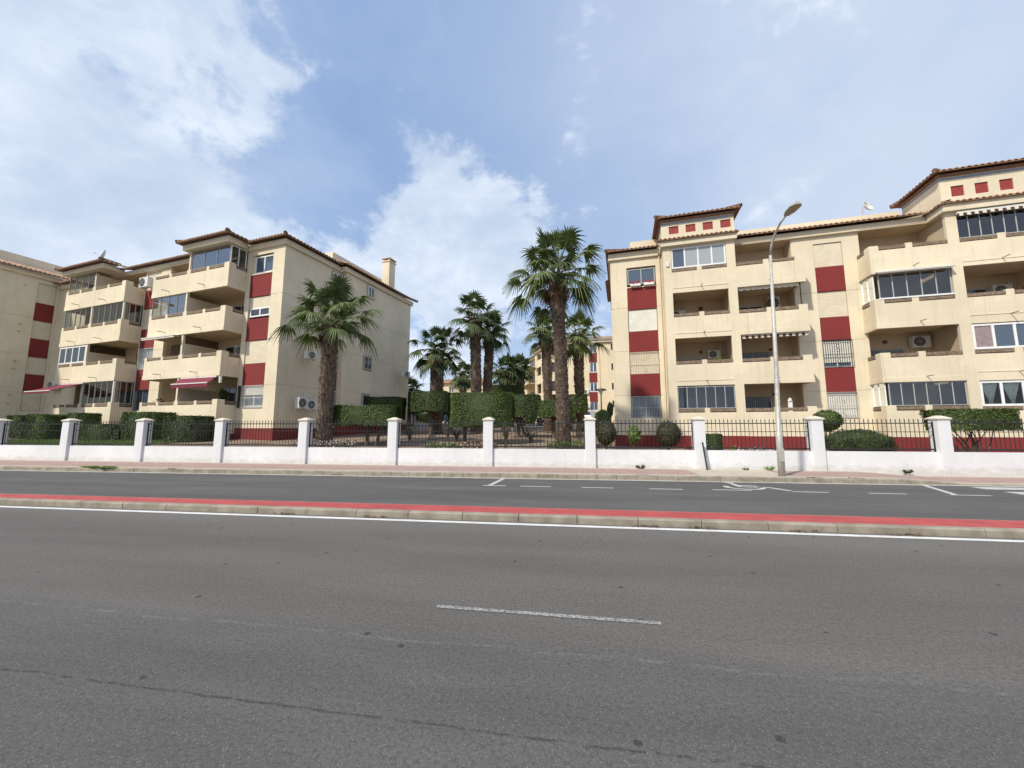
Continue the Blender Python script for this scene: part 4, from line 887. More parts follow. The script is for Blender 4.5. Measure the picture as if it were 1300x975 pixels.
b.box(-30,-22,-1.5,-1.3,2,13.5); b.box(-22.2,-22,-1.3,1.4,2,13.5)
b.build('wall',[M['cream_far'],M['cream_inner']],bw)
for h in hol: win(bw,h[0]+.05,h[1]-.05,h[2]+.02,h[3]-.02,.6,2,'wood','pane',.1)
for zb in (3.2,6.2,9.2,12.0): win(bw,-15,-12,zb,zb+2,1.33,2,'wood','pane',.1,'sliding_door'); win(bw,-10.5,-8.5,zb,zb+2,1.33,2,'wood','pane',.1,'sliding_door')
b=MB(); b.box(-7.5,.2,-.3,.25,14,14.3); b.box(-22,-7.5,1.1,1.4,14.2,14.5); b.box(-14,-9.5,2.0,5,14,16.0); b.build('cornice',M['cream_far'],bw)
tiles(bw,(-7.7,-.5),(.5,-.5),z=14.35,D=2.4); tiles(bw,(-14.4,1.6),(-9.1,1.6),z=16.0,D=2.2); tiles(bw,(-9.1,1.6),(-9.1,5.4),z=16.0,D=2,); tiles(bw,(-22,.9),(-7.5,.9),z=14.5,D=2,m0=0,m1=0)
# farther low block and white outbuilding on the left of the gap
fb=bg_building('far pale apartment block with a reddish roof, low between the palms left of the middle',(-29,76),-4,None)
b=MB(); hh=[(k*2.4+1,k*2.4+2,z,z+1.2) for k in range(4) for z in (4.0,6.6,9.0)]
b.wall(0,12,1.5,10.6,0,.3,hh); b.box(11.7,12,.3,8,1.5,10.6); b.build('wall',M['cream_far'],fb)
for h in hh: win(fb,h[0]+.03,h[1]-.03,h[2]+.02,h[3]-.02,.15,2,'alu','pane',.1)
b=MB(); b.box(-.2,12.2,-.2,.3,10.6,10.9); b.build('cornice',M['cream_far'],fb); tiles(fb,(-.5,-.5),(12.4,-.5),z=10.9,D=3)
wb=empty('outbuilding'); wb.matrix_world=frame_matrix((-26,46.5),-6); tag(wb,'white walled outbuilding beside the far corner of the left block','building')
b=MB(); b.wall(0,5.6,1.5,5.2,0,.2,[(4.2,5.0,2.2,4.2)]); b.box(5.4,5.6,.2,4,1.5,5.2); b.box(0,5.4,.2,4,5.0,5.2); b.build('wall',M['white_wall'],wb); win(wb,4.22,4.98,2.2,4.18,.08,1,'wood','pane',.08,'door')

# ================================================================== PALMS
def leafmesh(b,org,az,el,Lp,Lb,seed,droop=.55,mi=0,nb=24,pet=2,fold=.25):
    """fan leaf: petiole from org, then a pleated half-round of blades whose tips hang"""
    rr=random.Random(seed); d=Vector((math.cos(az)*math.cos(el),math.sin(az)*math.cos(el),math.sin(el))); side=Vector((-math.sin(az),math.cos(az),0)); up=d.cross(side)*-1
    if up.z<0 and el>-.9: up=-up
    pts=[]; 
    for i in range(5):
        t=i/4; p=Vector(org)+d*Lp*t; p.z-=.20*Lp*t*t*math.cos(el); pts.append(p)
    b.tube(pts,[.028,.024,.02,.016,.012],4,pet,cap=False)
    h=pts[-1]; d2=(pts[-1]-pts[-2]).normalized(); tilt=rr.uniform(-.35,.35)
    side2=(side*math.cos(tilt)+up*math.sin(tilt)).normalized(); up2=d2.cross(side2)*-1
    if up2.dot(up)<0: up2=-up2
    for k in range(nb):
        th=(-1+2*(k+.5)/nb)*2.0+rr.uniform(-.03,.03); L=Lb*(.66+.34*math.cos(th*.62))*rr.uniform(.9,1.05)
        dr=(d2*math.cos(th)+side2*math.sin(th)).normalized(); pr=dr.cross(up2).normalized(); dp=droop*rr.uniform(.6,1.4)
        prof=((.04,.0),(.36,.050),(.62,.036),(.84,.017),(1.0,.003)); cols=[]
        for t,wd in prof:
            p=h+dr*L*t-up2*fold*L*t*(abs(th)/2)**2*.6; p=p+Vector((0,0,-dp*L*max(0,t-.38)**1.6*1.3)); wv=wd*Lb*(24/nb)
            cols.append((p-pr*wv-up2*.02*t,p+up2*.022*min(1,t*3)*(1-t),p+pr*wv-up2*.02*t))
        n=len(b.v)
        for c in cols: b.v+= [tuple(q) for q in c]
        for i in range(len(prof)-1):
            a=n+3*i; b.f+= [(a,a+1,a+4,a+3),(a+1,a+2,a+5,a+4)]; b.m+=[mi,mi]
def palm(label,x,y,z0,zt,r0,r1,lean,Lp,Lb,nleaf,seed,mat='frond',boot_from=0.,bootsize=1,skirt=10,minel=-50,rough=True,nb=24,top_flare=1.15,asp=1.0):
    rr=random.Random(seed); e=empty('palm_tree',(x,y,z0)); tag(e,label,'palm tree','palm trees in the garden'); H=zt-z0
    def ctr(t): return Vector((lean[0]*t*t,lean[1]*t*t,H*t))
    def rad(t):
        base=.25*r0*max(0,1-t*9)**1.5; r=r0+(r1-r0)*t; fl=(top_flare-1)*r1*max(0,(t-.72)/.28)
        return r+base+fl
    b=MB(); ns=26; b.tube([ctr(i/ns) for i in range(ns+1)],[rad(i/ns)*.93*(1+.05*math.sin(i*2.3)) for i in range(ns+1)],14,0)
    # leaf-base boots in spirals
    nrow=int(H/.115/bootsize); per=13 if r0>.3 else 10
    for i in range(nrow):
        t=i/nrow
        for k in range(per):
            a=2*math.pi*(k+.5*(i%2)+rr.uniform(-.15,.15))/per+i*.19; tt=min(max(t+rr.uniform(-.4,.4)/nrow,0),1); c=ctr(tt); r=rad(tt); o=Vector((math.cos(a),math.sin(a),0)); s=Vector((-math.sin(a),math.cos(a),0))
            g=1.0 if tt>boot_from else .45
            if rr.random()<.08: continue
            w_=.085*bootsize*rr.uniform(.8,1.2); h_=.17*bootsize*rr.uniform(.7,1.3)*g+.03; ou=(.075*rr.uniform(.4,1.5)*g*bootsize+.008)
            p=c+o*r*.93; n=len(b.v); twist=rr.uniform(-.04,.04)
            b.v+=[tuple(p-s*w_),tuple(p+s*w_),tuple(p+o*ou+s*(w_*.45+twist)+Vector((0,0,h_))),tuple(p+o*ou-s*(w_*.45-twist)+Vector((0,0,h_))),tuple(p-o*.02+Vector((0,0,h_*.9)))]
            b.f+= [(n,n+1,n+2,n+3),(n+3,n+2,n+4),(n,n+3,n+4),(n+1,n+4,n+2)]; b.m+=[1]*4
    b.build('trunk',[M['palm_core'],M['palm_bark']],e)
    b=MB(); top=ctr(1)+Vector((0,0,.30))
    for i in range(12): leafmesh(b,top+Vector((0,0,-.3)),i*2.4,R(rr.uniform(-15,55)),Lp*.45,Lb*.75,seed*3000+i,droop=.5,mi=0,nb=nb)
    for i in range(nleaf):
        f=i/(nleaf-1); el=R(84-(84-minel)*f**1.05)+rr.uniform(-.1,.1); az=i*2.39996+rr.uniform(-.2,.2)
        lp=Lp*(.92+.18*math.sin(min(1,f*1.3)*math.pi*.75))*rr.uniform(.6,1.15); og=top+Vector((math.cos(az)*r1*.5,math.sin(az)*r1*.5,-.35*f))
        leafmesh(b,og,az,el,lp,Lb*rr.uniform(.85,1.1)*(1 if f<.9 else .9),seed*1000+i,droop=.35+.75*f,mi=0 if rr.random()>.3 else 1,nb=nb)
    for i in range(skirt):
        az=rr.uniform(0,6.28); leafmesh(b,top+Vector((math.cos(az)*r1*.8,math.sin(az)*r1*.8,-.25-rr.uniform(0,.5))),az,R(rr.uniform(-80,-62)),Lp*.45,Lb*.6,seed*2000+i,droop=.3,mi=3,nb=14,pet=3)
    b.build('crown',[M[mat],M['frond_dark'],M['petiole'],M['dead']],e)
    return e
palm('short stout palm with a rough boot-covered trunk, in front of the left block',-12.33,17.5,.7,7.0,.305,.32,(.0,.1),1.5,.98,32,11,boot_from=0,bootsize=1.15,skirt=2,minel=-14,top_flare=1.0)
palm('tallest slender palm with a grey-brown trunk, standing in the middle by the fence',-.56,18,.75,9.0,.33,.27,(-.25,0),1.45,.95,36,12,boot_from=.72,bootsize=.9,skirt=8,minel=-38,top_flare=1.35)
palm('palm with a thick shaggy-collared trunk, just right of the tallest palm',.42,33,1.0,9.6,.34,.42,(-.1,0),1.4,1.05,32,13,boot_from=.4,bootsize=1.3,skirt=6,minel=-50,nb=18)
palm('palm partly hidden directly behind the tallest palm trunk',-2.05,30,1.4,9.2,.34,.34,(-.2,0),1.0,.85,26,14,boot_from=.5,bootsize=1.2,skirt=6,minel=-45,nb=18)
palm('tall dark palm of the middle pair, the left and taller one',-7.55,29,1.3,10.3,.36,.38,(-.25,0),1.45,.92,30,15,'frond_dark',.3,1.2,8,-50,nb=18)
palm('tall palm of the middle pair, the right and lower one',-7.2,31,1.4,9.7,.34,.34,(.3,0),1.25,.92,26,16,'frond_dark',.3,1.2,8,-50,nb=18)
palm('broad dark palm with a thick trunk, right of the left block far corner',-10.44,28,1.2,7.6,.46,.46,(0,0),1.4,.9,32,17,'frond_dark',.2,1.3,6,-55,nb=18)
palm('small distant palm between the broad dark palm and the middle pair',-12.5,42,1.9,7.4,.32,.34,(0,0),1.05,.95,26,18,'frond',.3,1.6,4,-50,nb=14)
palm('distant dark palm right of the middle pair, the left of two',-7.24,40,1.9,7.7,.42,.38,(0,0),1.1,1.0,28,19,'frond_dark',.3,1.7,6,-50,nb=14)
palm('distant dark palm in front of the angled block, the right of two',-5.9,42,1.9,8.2,.38,.36,(0,0),.95,.95,26,20,'frond_dark',.3,1.7,6,-50,nb=14)
palm('small distant dark palm touching the left block far edge',-17.1,38,1.9,5.4,.20,.2,(-.2,0),.9,1.0,26,21,'frond_dark',.3,1.2,2,-50,nb=14)

# ================================================================== HEDGES AND SHRUBS
def leaves(b,pts_fn,n,size,rr,mi=1,long=1.25):
    for i in range(n):
        p,nm=pts_fn(rr); p=Vector(p); nm=Vector(nm); a=(nm.cross(Vector((rr.uniform(-1,1),rr.uniform(-1,1),rr.uniform(-1,1))))); 
        if a.length<1e-3: continue
        a.normalize(); q=(nm.cross(a)+nm*rr.uniform(-.9,.9)).normalized(); s=size*rr.uniform(.6,1.3); a=a*s*.5; q=q*s*long
        b.face([p-q*.5,p+a,p+q*.5,p-a],mi)
def clipped(label,x0,x1,y,dep,z0,z1,seed,mat='hedge',trunks=(),name='clipped_tree',cat='clipped tree',group='clipped trees and hedges',n=None,leaf=.055,ground=None,rnd=.2,bulge=.025,rz=0):
    """flat-topped clipped block of leaves, rounded in plan, on one or more bare trunks"""
    rr=random.Random(seed); cx=(x0+x1)/2; w_=(x1-x0)/2; d_=dep/2; gz=terrain(cx,y) if ground is None else ground
    e=empty(name,(cx,y,gz),rz); tag(e,label,cat,group); h0=z0-gz; h1=z1-gz; ex=2/(rnd*2+.35)
    def sup(a,f=1): 
        c,s=math.cos(a),math.sin(a); return (w_*f*math.copysign(abs(c)**(2/ex_),c),d_*f*math.copysign(abs(s)**(2/ex_),s))
    ex_=2+4*(1-rnd*2)
    wob=[rr.uniform(0,6.28) for _ in range(6)]
    def disp(a,z): return 1+bulge*(math.sin(3*a+wob[0]+z*2.5)*.5+math.sin(7*a+wob[1]-z*4)*.3+math.sin(13*a+wob[2]+z*9)*.2)
    b=MB(); rings=[]; na=40
    prof=[(h0+.0,.80),(h0+.06,.95),(h0+(h1-h0)*.5,.985),(h1-.04,.975),(h1-.005,.94)]
    for z,f in prof:
        rings.append(len(b.v))
        for k in range(na): a=2*math.pi*k/na; g=disp(a,z)*f*.96; px,py=sup(a,g); b.v.append((px,py,z))
    for i in range(len(prof)-1):
        for k in range(na): k2=(k+1)%na; b.f.append((rings[i]+k,rings[i]+k2,rings[i+1]+k2,rings[i+1]+k)); b.m.append(0)
    b.f.append(tuple(rings[0]+k for k in reversed(range(na)))); b.m.append(0); b.f.append(tuple(rings[-1]+k for k in range(na))); b.m.append(0)
    area=2*(2*w_+2*d_)*(h1-h0)+4*w_*d_
    def fn(r):
        if r.random()<4*w_*d_/area*1.1:
            a=r.uniform(0,6.283); f=math.sqrt(r.random()); px,py=sup(a,f*disp(a,h1)); return (px,py,h1+(r.uniform(-.03,.02) if r.random()>.03 else r.uniform(.02,.06))),(0,0,1)
        a=r.uniform(0,6.283); z=r.uniform(h0-.02,h1); px,py=sup(a,disp(a,z)*(r.uniform(.96,1.015) if r.random()>.03 else r.uniform(1.015,1.05))); nn=Vector((px/w_**2,py/d_**2,0)); nn.normalize()
        return (px,py,z),nn
    leaves(b,fn,n or int(min(14000,area*800*(.055/leaf)**2)),leaf,rr)
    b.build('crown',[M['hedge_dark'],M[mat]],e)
    for (tx_,lean,r) in trunks:
        b=MB(); b.tube([(tx_,0,-.1),(tx_+lean*.3,.03,h0*.35),(tx_+lean*.75,-.02,h0*.75),(tx_+lean,0,h0+.3)],[r*1.25,r,r*.92,r*1.1],9); 
        b.tube([(tx_+lean*.75,0,h0*.72),(tx_+lean+.25,.05,h0+.2)],[r*.6,r*.4],7); b.tube([(tx_+lean*.75,0,h0*.72),(tx_+lean-.25,-.05,h0+.2)],[r*.6,r*.4],7); b.build('trunk',M['bark'],e)
    return e
def bush(label,x,y,rx,ry,z0,z1,seed,mat='hedge',n=2600,leaf=.05,name='shrub',group='garden shrubs',stem=True,rough=.06):
    rr=random.Random(seed); gz=terrain(x,y); e=empty(name,(x,y,gz)); tag(e,label,'shrub',group); c=(z0+z1)/2-gz; h=(z1-z0)/2
    ph=[rr.uniform(0,6.28) for _ in range(4)]
    def ds(a,b_): return 1+rough*(math.sin(3*a+ph[0]+2*b_)+math.sin(5*a-4*b_+ph[1])*.6+math.sin(9*b_+ph[2])*.5)
    b=MB(); na,nb_=18,10
    for i in range(nb_+1):
        v=-math.pi/2+math.pi*i/nb_
        for k in range(na): a=2*math.pi*k/na; g=ds(a,v)*.93; b.v.append((rx*g*math.cos(a)*math.cos(v),ry*g*math.sin(a)*math.cos(v),c+h*g*math.sin(v)))
    for i in range(nb_):
        for k in range(na): k2=(k+1)%na; b.f.append((i*na+k,i*na+k2,(i+1)*na+k2,(i+1)*na+k)); b.m.append(0)
    def fn(r):
        a=r.uniform(0,6.283); v=math.asin(r.uniform(-1,1)); g=ds(a,v)*r.uniform(.93,1.04); nn=Vector((math.cos(a)*math.cos(v),math.sin(a)*math.cos(v),math.sin(v))); return (rx*g*nn.x,ry*g*nn.y,c+h*g*nn.z),nn
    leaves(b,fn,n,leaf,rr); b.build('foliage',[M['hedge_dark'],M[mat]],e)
    if stem: 
        b=MB()
        for k in range(4): a=k*1.6; b.tube([(0,0,-.05),(rx*.3*math.cos(a),ry*.3*math.sin(a),z0-gz+h*.7)],[.03,.015],5)
        b.build('stem',M['bark'],e)
    return e
clipped('bright green flat-topped clipped tree on two trunks, right of the short palm',-12.72,-8.97,18.5,1.5,1.75,2.77,31,'hedge',((.25,.0,.09),(.75,.35,.07)),leaf=.05,n=15000)
clipped('dark clipped block against the far corner of the left block',-15.72,-12.67,27,1.8,2.3,3.9,32,'hedge_dark',((0,0,.12),),leaf=.08)
clipped('dark clipped block round the trunk of the broad dark palm',-11.45,-8.87,26.2,1.8,2.82,4.2,33,'hedge_dark',((0,0,.13),),leaf=.08)
clipped('small dark distant clipped block by the white outbuilding',-17.3,-16.0,38,1.4,3.2,4.25,34,'hedge_dark',((0,0,.1),),leaf=.1)
clipped('lighter green small clipped block above the blue car',-11.9,-10.3,33,1.4,2.9,4.35,35,'hedge',((0,0,.1),),leaf=.09)
clipped('largest clipped block, dark green, near the fence in the middle',-6.61,-3.32,20.5,2.4,1.70,3.48,36,'hedge',((-1.0,0,.09),(.35,0,.28)),leaf=.05,n=15000)
clipped('distant clipped block peeping over the largest one',-8.3,-4.8,35,1.8,4.3,5.55,37,'hedge_dark',((0,0,.12),),leaf=.1)
clipped('dark clipped block just right of the largest one, on a leaning trunk',-4.9,-2.22,25,1.8,2.3,3.75,38,'hedge_dark',((-.1,.0,.12),(.3,-.3,.08)),leaf=.08)
clipped('clipped block crossed by the tallest palm trunk',-2.54,-.19,25,1.7,2.3,3.35,39,'hedge',((0,0,.12),),leaf=.08)
clipped('clipped block right of the tallest palm trunk, behind the others',-2.3,.97,32,1.8,2.9,4.33,40,'hedge_dark',((.3,0,.13),),leaf=.1)
bush('large brownish-green ball bush right of the middle pillar',1.39,18.5,.46,.46,.85,2.02,41,'hedge_brown')
bush('green ball bush behind the large brownish one',1.45,21,.42,.42,1.6,2.60,42,'hedge',leaf=.045)
bush('dark column-shaped clipped bush against the right block corner',2.1,24,.19,.19,2.3,3.2,43,'hedge_brown',900)
bush('light green leafy shrub between two ball bushes',2.57,18,.27,.25,.95,1.74,44,'hedge_light',420,.10,rough=.12)
bush('brown-purple ball bush with a rough outline, left of the black rod',4.14,18.5,.53,.5,.80,1.92,45,'hedge_brown')
clipped('low dark box-clipped shrub by the right block plinth, left of the lamp',5.55,6.35,18.5,.7,.5,1.36,46,'hedge_dark',(),'shrub','shrub','garden shrubs',rnd=.1)
bush('small round green bush behind the pillar right of the lamp',11.5,20,.58,.5,1.5,2.47,47,'hedge')
bush('low wide dark shrub right of the lamp, against the red plinth',11.6,18.3,1.3,.6,.42,1.58,48,'hedge_dark',4200)
w_=clipped('wide flat-topped shrub on many thin stems at the right edge',14.5,17.1,18.5,1.5,1.55,2.37,49,'hedge',(),'shrub','shrub','garden shrubs',rnd=.3,bulge=.1)
b=MB(); rr=random.Random(9)
for k in range(16): a=rr.uniform(-1.1,1.1); b.tube([(a*.3,rr.uniform(-.2,.2),-.05),(a*.7,rr.uniform(-.3,.3),.6),(a,rr.uniform(-.5,.5),1.3)],[.03,.022,.012],5)
b.build('stems',M['bark'],w_)
for a in ((-35.9,-34.2,19.6,1.3,1.0,2.4,'hedge_dark','dark rounded hedge by the far left wing, leftmost of the hedges',.3),(-33.6,-32.0,19.2,1.3,1.0,2.45,'hedge','second rounded hedge from the left, behind the leftmost fence panel',.32),(-32.0,-30.6,18.4,1.2,.9,2.35,'hedge','bright green rounded hedge just left of the second pillar',.35),
          (-30.2,-28.8,19.0,1.2,.9,2.5,'hedge','round-shouldered green hedge just right of the second pillar',.42),(-28.3,-25.6,18.2,.8,.7,1.80,'hedge_dark','low dark clipped hedge between the second and third pillars',.15),
          (-25.4,-23.1,18.6,1.6,.7,2.5,'hedge','large green clipped shrub just right of the third pillar',.3),(-21.9,-19.7,18.0,1.5,.6,2.25,'hedge_dark','large dark clipped shrub just left of the fourth pillar',.35)):
    clipped(a[7],a[0],a[1],a[2],a[3],a[4],a[5],int(-a[0]*7),a[6],(),'hedge','hedge','clipped hedges by the lawn',rnd=a[8],bulge=.10)
# far greenery seen low between the blocks
for i,(x,y,rx,h,mt_,lb_) in enumerate(((-18.5,47.5,2.2,2.4,'hedge_dark','dark distant bush left of the parked cars'),(-9.2,47.5,2.4,1.6,'hedge','distant green bush between the two parked cars'),(-6.2,47.8,1.6,1.9,'hedge_light','pale green distant bush left of the purple car'),(-.6,48.5,1.6,1.8,'hedge_dark','dark distant bush between the purple car and the silver car'),(-15.5,49,2,2.6,'hedge_light','pale distant bush behind the blue car'),(-22,40,2.0,2.2,'hedge_dark','dark distant bush behind the far corner of the left block'))):
    bush(lb_,x,y,rx,1.2,terrain(x,y)-.1,terrain(x,y)+h,60+i,mt_,1500,.13,group='distant bushes')
# dry bare shrubs and low edging in the gravel
def dry_shrub(label,x,y,h,w,seed):
    rr=random.Random(seed); e=empty('dry_shrub',(x,y,terrain(x,y))); tag(e,label,'shrub','dry shrubs in the gravel garden'); b=MB(); l=MB()
    for k in range(16):
        a=rr.uniform(0,6.28); f=rr.uniform(.3,1); p1=Vector((w*.4*f*math.cos(a),w*.4*f*math.sin(a),h*.5)); p2=Vector((w*f*math.cos(a+.3),w*f*math.sin(a+.3),h*rr.uniform(.7,1))); b.tube([(0,0,-.05),p1,p2],[.022,.014,.005],4,cap=False)
        for q in range(7):
            p=p1.lerp(p2,rr.random())+Vector((rr.uniform(-.07,.07),rr.uniform(-.07,.07),rr.uniform(-.07,.07))); t=Vector((rr.uniform(-1,1),rr.uniform(-1,1),rr.uniform(-1,1))).normalized()*.05; u_=t.orthogonal().normalized()*.03; l.face([p-t,p+u_,p+t,p-u_])
    b.build('stem',M['bark'],e); l.build('foliage',M['hedge_brown'],e)
for i,(x,y,h,w,lb_) in enumerate(((-9.6,21.5,1.0,.6,'bare brown shrub behind the fence, left of the red flowers'),(-8.3,24.5,1.1,.7,'bare dry shrub in front of the broad dark palm'),(-6.9,22,.7,.5,'short dry shrub left of the largest clipped block'),(-2.4,21,.8,.5,'dry shrub between the middle pillar and the tallest palm'),(.2,24,1.2,.6,'dry shrub just right of the tallest palm trunk'),(-3.0,16.6,1.3,.25,'thin climbing plant beside the middle pillar'),(-11.5,31,1.3,.8,'distant dry shrub under the lighter small clipped block'))):
    dry_shrub(lb_,x,y,h,w,80+i)
b=MB()
for k in range(26): x=-10.5+k*.46; y=19.6+.9*math.sin(k*.35); b.box(x,x+.44,y,y+.12,terrain(x,y)-.05,terrain(x,y)+.10)
tag(b.build('garden_edging',M['concrete']),'low brown edging line curving across the gravel garden behind the fence','garden edging')
# flower beds, rocks
def bed(label,x,y,rx,ry,n,mats,seed,h=.28,cat='flower bed'):
    rr=random.Random(seed); e=empty('flower_bed',(x,y,terrain(x,y))); tag(e,label,cat,'flower beds')
    b=MB()
    for i in range(n):
        a=rr.uniform(0,6.28); f=math.sqrt(rr.random()); p=Vector((rx*f*math.cos(a),ry*f*math.sin(a),rr.uniform(.02,h))); nm=Vector((rr.uniform(-1,1),rr.uniform(-1,1),rr.uniform(.1,1))).normalized(); q=nm.orthogonal().normalized()*.045; s=nm.cross(q)
        b.face([p-q,p-s*.8,p+q,p+s*.8],rr.choice(mats))
    b.build('plants',[M['hedge'],M['flower'],M['flower_red'],M['hedge_light']],e)
bed('bed of small pale pink flowers round the short palm base',-12.0,17.1,1.7,.5,900,[0,0,1,1],1,.32); bed('bed of red and pale flowers left of the middle pillar',-4.6,17.4,1.2,.4,600,[0,0,2,1,3],2,.35)
bed('low yellow-green ground plants left of the red flowers',-6.0,17.0,.9,.4,400,[0,3,3],3,.3); bed('green ground plants round the tall palm base',-.4,17.5,.9,.5,700,[0,3,0],4,.4)
bed('white flowers along the red plinth behind the lamp',7.8,18.2,.9,.25,420,[0,1,1],5,.34); bed('small red plant by the red plinth, left of the black rod',5.0,18.3,.25,.2,120,[2,0],6,.4)
bed('yellowish seedling plant by the red plinth, left of the lamp',6.7,18.2,.18,.15,90,[3],7,.4)
def rock(label,x,y,s,seed,mat='concrete'):
    rr=random.Random(seed); e=None; b=MB(); na,nb_=10,6
    for i in range(nb_+1):
        v=-math.pi/2+math.pi*i/nb_
        for k in range(na): a=2*math.pi*k/na; g=s*(1+.2*math.sin(2*a+seed)+rr.uniform(-.07,.07)); b.v.append((g*math.cos(a)*math.cos(v),g*.8*math.sin(a)*math.cos(v),g*.7*math.sin(v)))
    for i in range(nb_):
        for k in range(na): k2=(k+1)%na; b.f.append((i*na+k,i*na+k2,(i+1)*na+k2,(i+1)*na+k)); b.m.append(0)
    o=b.build('garden_rock',M[mat],smooth=True); o.location=(x,y,terrain(x,y)+s*.25); tag(o,label,'rock','garden rocks')
rock('pale boulder among the red and pale flowers',-4.1,17.9,.26,1); rock('smaller pale boulder left of the middle pillar flowers',-5.2,17.8,.18,2); rock('pale stone under the large brownish ball bush, left one',1.25,17.6,.13,3); rock('pale stone under the large brownish ball bush, right one',1.95,17.7,.12,4)
rock('boulder behind the fence left of the largest clipped block',-8.6,22.5,.3,5); rock('flat stone in the gravel right of the tallest palm',.3,27,.3,6)
# garden lamp, sign post, cars
gl=empty('garden_lamp',(1.72,26,terrain(1.72,26))); tag(gl,'slim dark garden lamp with a flat round top, before the distant block','lamp'); H_=4.2-terrain(1.72,26)
b=MB(); b.tube([(0,0,-.1),(0,0,H_-.1)],[.05,.035],8); b.build('post',M['dark_metal'],gl); b=MB(); b.tube([(0,0,H_-.35),(0,0,H_-.08)],[.07,.16],12); b.build('lamp_globe',M['plastic'],gl); b=MB(); b.tube([(0,0,H_-.08),(0,0,H_+.0),(0,0,H_+.06)],[.36,.33,.1],16); b.build('lamp_cap',M['dark_metal'],gl)
pb=empty('meter_box',(-4.92,30,terrain(-4.92,30))); tag(pb,'small white box on a post in the gravel garden','box'); b=MB(); b.box(-.04,.04,-.04,.04,-.1,.8); b.build('post',M['galv'],pb); b=MB(); b.box(-.14,.14,-.09,.09,.8,1.22); b.build('box',M['plastic'],pb,bevel=.02)
def car_paint(n,c):
    m,nt,b=new_mat(n); b.inputs['Base Color'].default_value=(*c,1); b.inputs['Roughness'].default_value=.3; b.inputs['Metallic'].default_value=.3; b.inputs['Coat Weight'].default_value=.8; return m
def car(label,x,y,rz,paint,suv=0):
    z=terrain(x,y)+.03; e=empty('parked_car',(x,y,z),R(rz)); tag(e,label,'car','cars parked behind the garden')
    P_=car_paint('car_paint',paint); h=.12*suv
    prof=[(-2.15,.35),(-2.2,.62),(-2.12,.92+h),(-1.85,1.02+h),(-1.55,1.38+h),(-1.2,1.47+h),(.1,1.47+h),(.55,1.36+h),(1.15,1.0+h),(1.95,.86+h*.6),(2.15,.68),(2.18,.40),(1.9,.25),(-1.95,.25)]
    ys=[(-.86,.93),(-.80,1.0),(0,1.02),(.80,1.0),(.86,.93)]; b=MB(); n=len(prof)
    for yy,f in ys:
        for px_,pz in prof:
            inset=max(0,(pz-.95-h))*.42; sg=-1 if yy<0 else 1
            b.v.append((px_*(1 if abs(yy)<.5 else .985),yy-sg*inset*min(1,abs(yy)*2),.25+(pz-.25)*(f if pz>.9 else 1)))
    for i in range(len(ys)-1):
        for k in range(n): k2=(k+1)%n; b.f.append((i*n+k,(i+1)*n+k,(i+1)*n+k2,i*n+k2)); b.m.append(0)
    b.f.append(tuple(range(n))); b.m.append(0); b.f.append(tuple(4*n+k for k in reversed(range(n)))); b.m.append(0)
    b.build('body',P_,e,bevel=.03)
    for s in (-1,1):
        b=MB(); yy=s*.80
        b.face([(-1.5,s*.845,1.03+h),(.95,s*.845,1.03+h),(.45,s*.715,1.35+h),(-1.25,s*.715,1.36+h)]); b.build('side_window',M['pane'],e)
        for wx in (-1.35,1.35):
            b=MB(); b.tube([(wx,s*.66,.32),(wx,s*.88,.32)],[.32,.32],20); w=b.build('wheel',M['tyre'],e); b=MB(); b.tube([(wx,s*.87,.32),(wx,s*.895,.32)],[.2,.17],14); b.build('rim',M['galv'],w)
        b=MB(); b.box(2.05,2.19,s*.6-.17,s*.6+.17,.62,.75); b.build('headlight',M['alu'],e,bevel=.02); b=MB(); b.box(-2.2,-2.1,s*.66-.13,s*.66+.13,.72,.9); b.build('tail_light',M['red'],e,bevel=.02)
        b=MB(); b.box(.75,.9,s*.86,s*1.02,1.0+h,1.12+h); b.build('wing_mirror',P_,e,bevel=.02)
    b=MB(); b.face([(1.13,-.68,1.03+h),(1.13,.68,1.03+h),(.60,.60,1.36+h),(.60,-.60,1.36+h)]); b.build('windscreen',M['pane'],e)
    b=MB(); b.face([(-1.86,.66,1.05+h),(-1.86,-.66,1.05+h),(-1.58,-.60,1.36+h),(-1.58,.60,1.36+h)]); b.build('rear_window',M['pane'],e)
    b=MB(); b.box(2.165,2.195,-.26,.26,.42,.53); b.build('number_plate',M['plastic'],e); b=MB(); b.box(-2.225,-2.19,-.26,.26,.6,.71); b.build('number_plate',M['plastic'],e)
    return e
car('dark blue car parked behind the lighter small clipped block',-13.7,42.5,-62,(.02,.045,.09),1); car('dark purple car seen from the rear, left of the tallest palm trunk',-3.2,44,88,(.035,.02,.05)); car('silver car parked right of the tallest palm, mostly hidden',1.6,43.5,70,(.45,.47,.49),1)
ds=empty('road_sign',(1.9,40.5,terrain(1.9,40.5))); tag(ds,'grey diamond shaped sign on a short post by the silver car','sign'); b=MB(); b.tube([(0,0,-.1),(0,0,1.6)],.03,6); b.build('post',M['galv'],ds); b=MB(); b.v=[(-.42,-.03,1.6),(0,-.03,1.18),(.42,-.03,1.6),(0,-.03,2.02),(-.42,0,1.6),(0,0,1.18),(.42,0,1.6),(0,0,2.02)]; b.f=[(0,1,2,3),(7,6,5,4),(0,4,5,1),(1,5,6,2),(2,6,7,3),(3,7,4,0)]; b.m=[0]*6; b.build('plate',M['grey_alu'],ds)

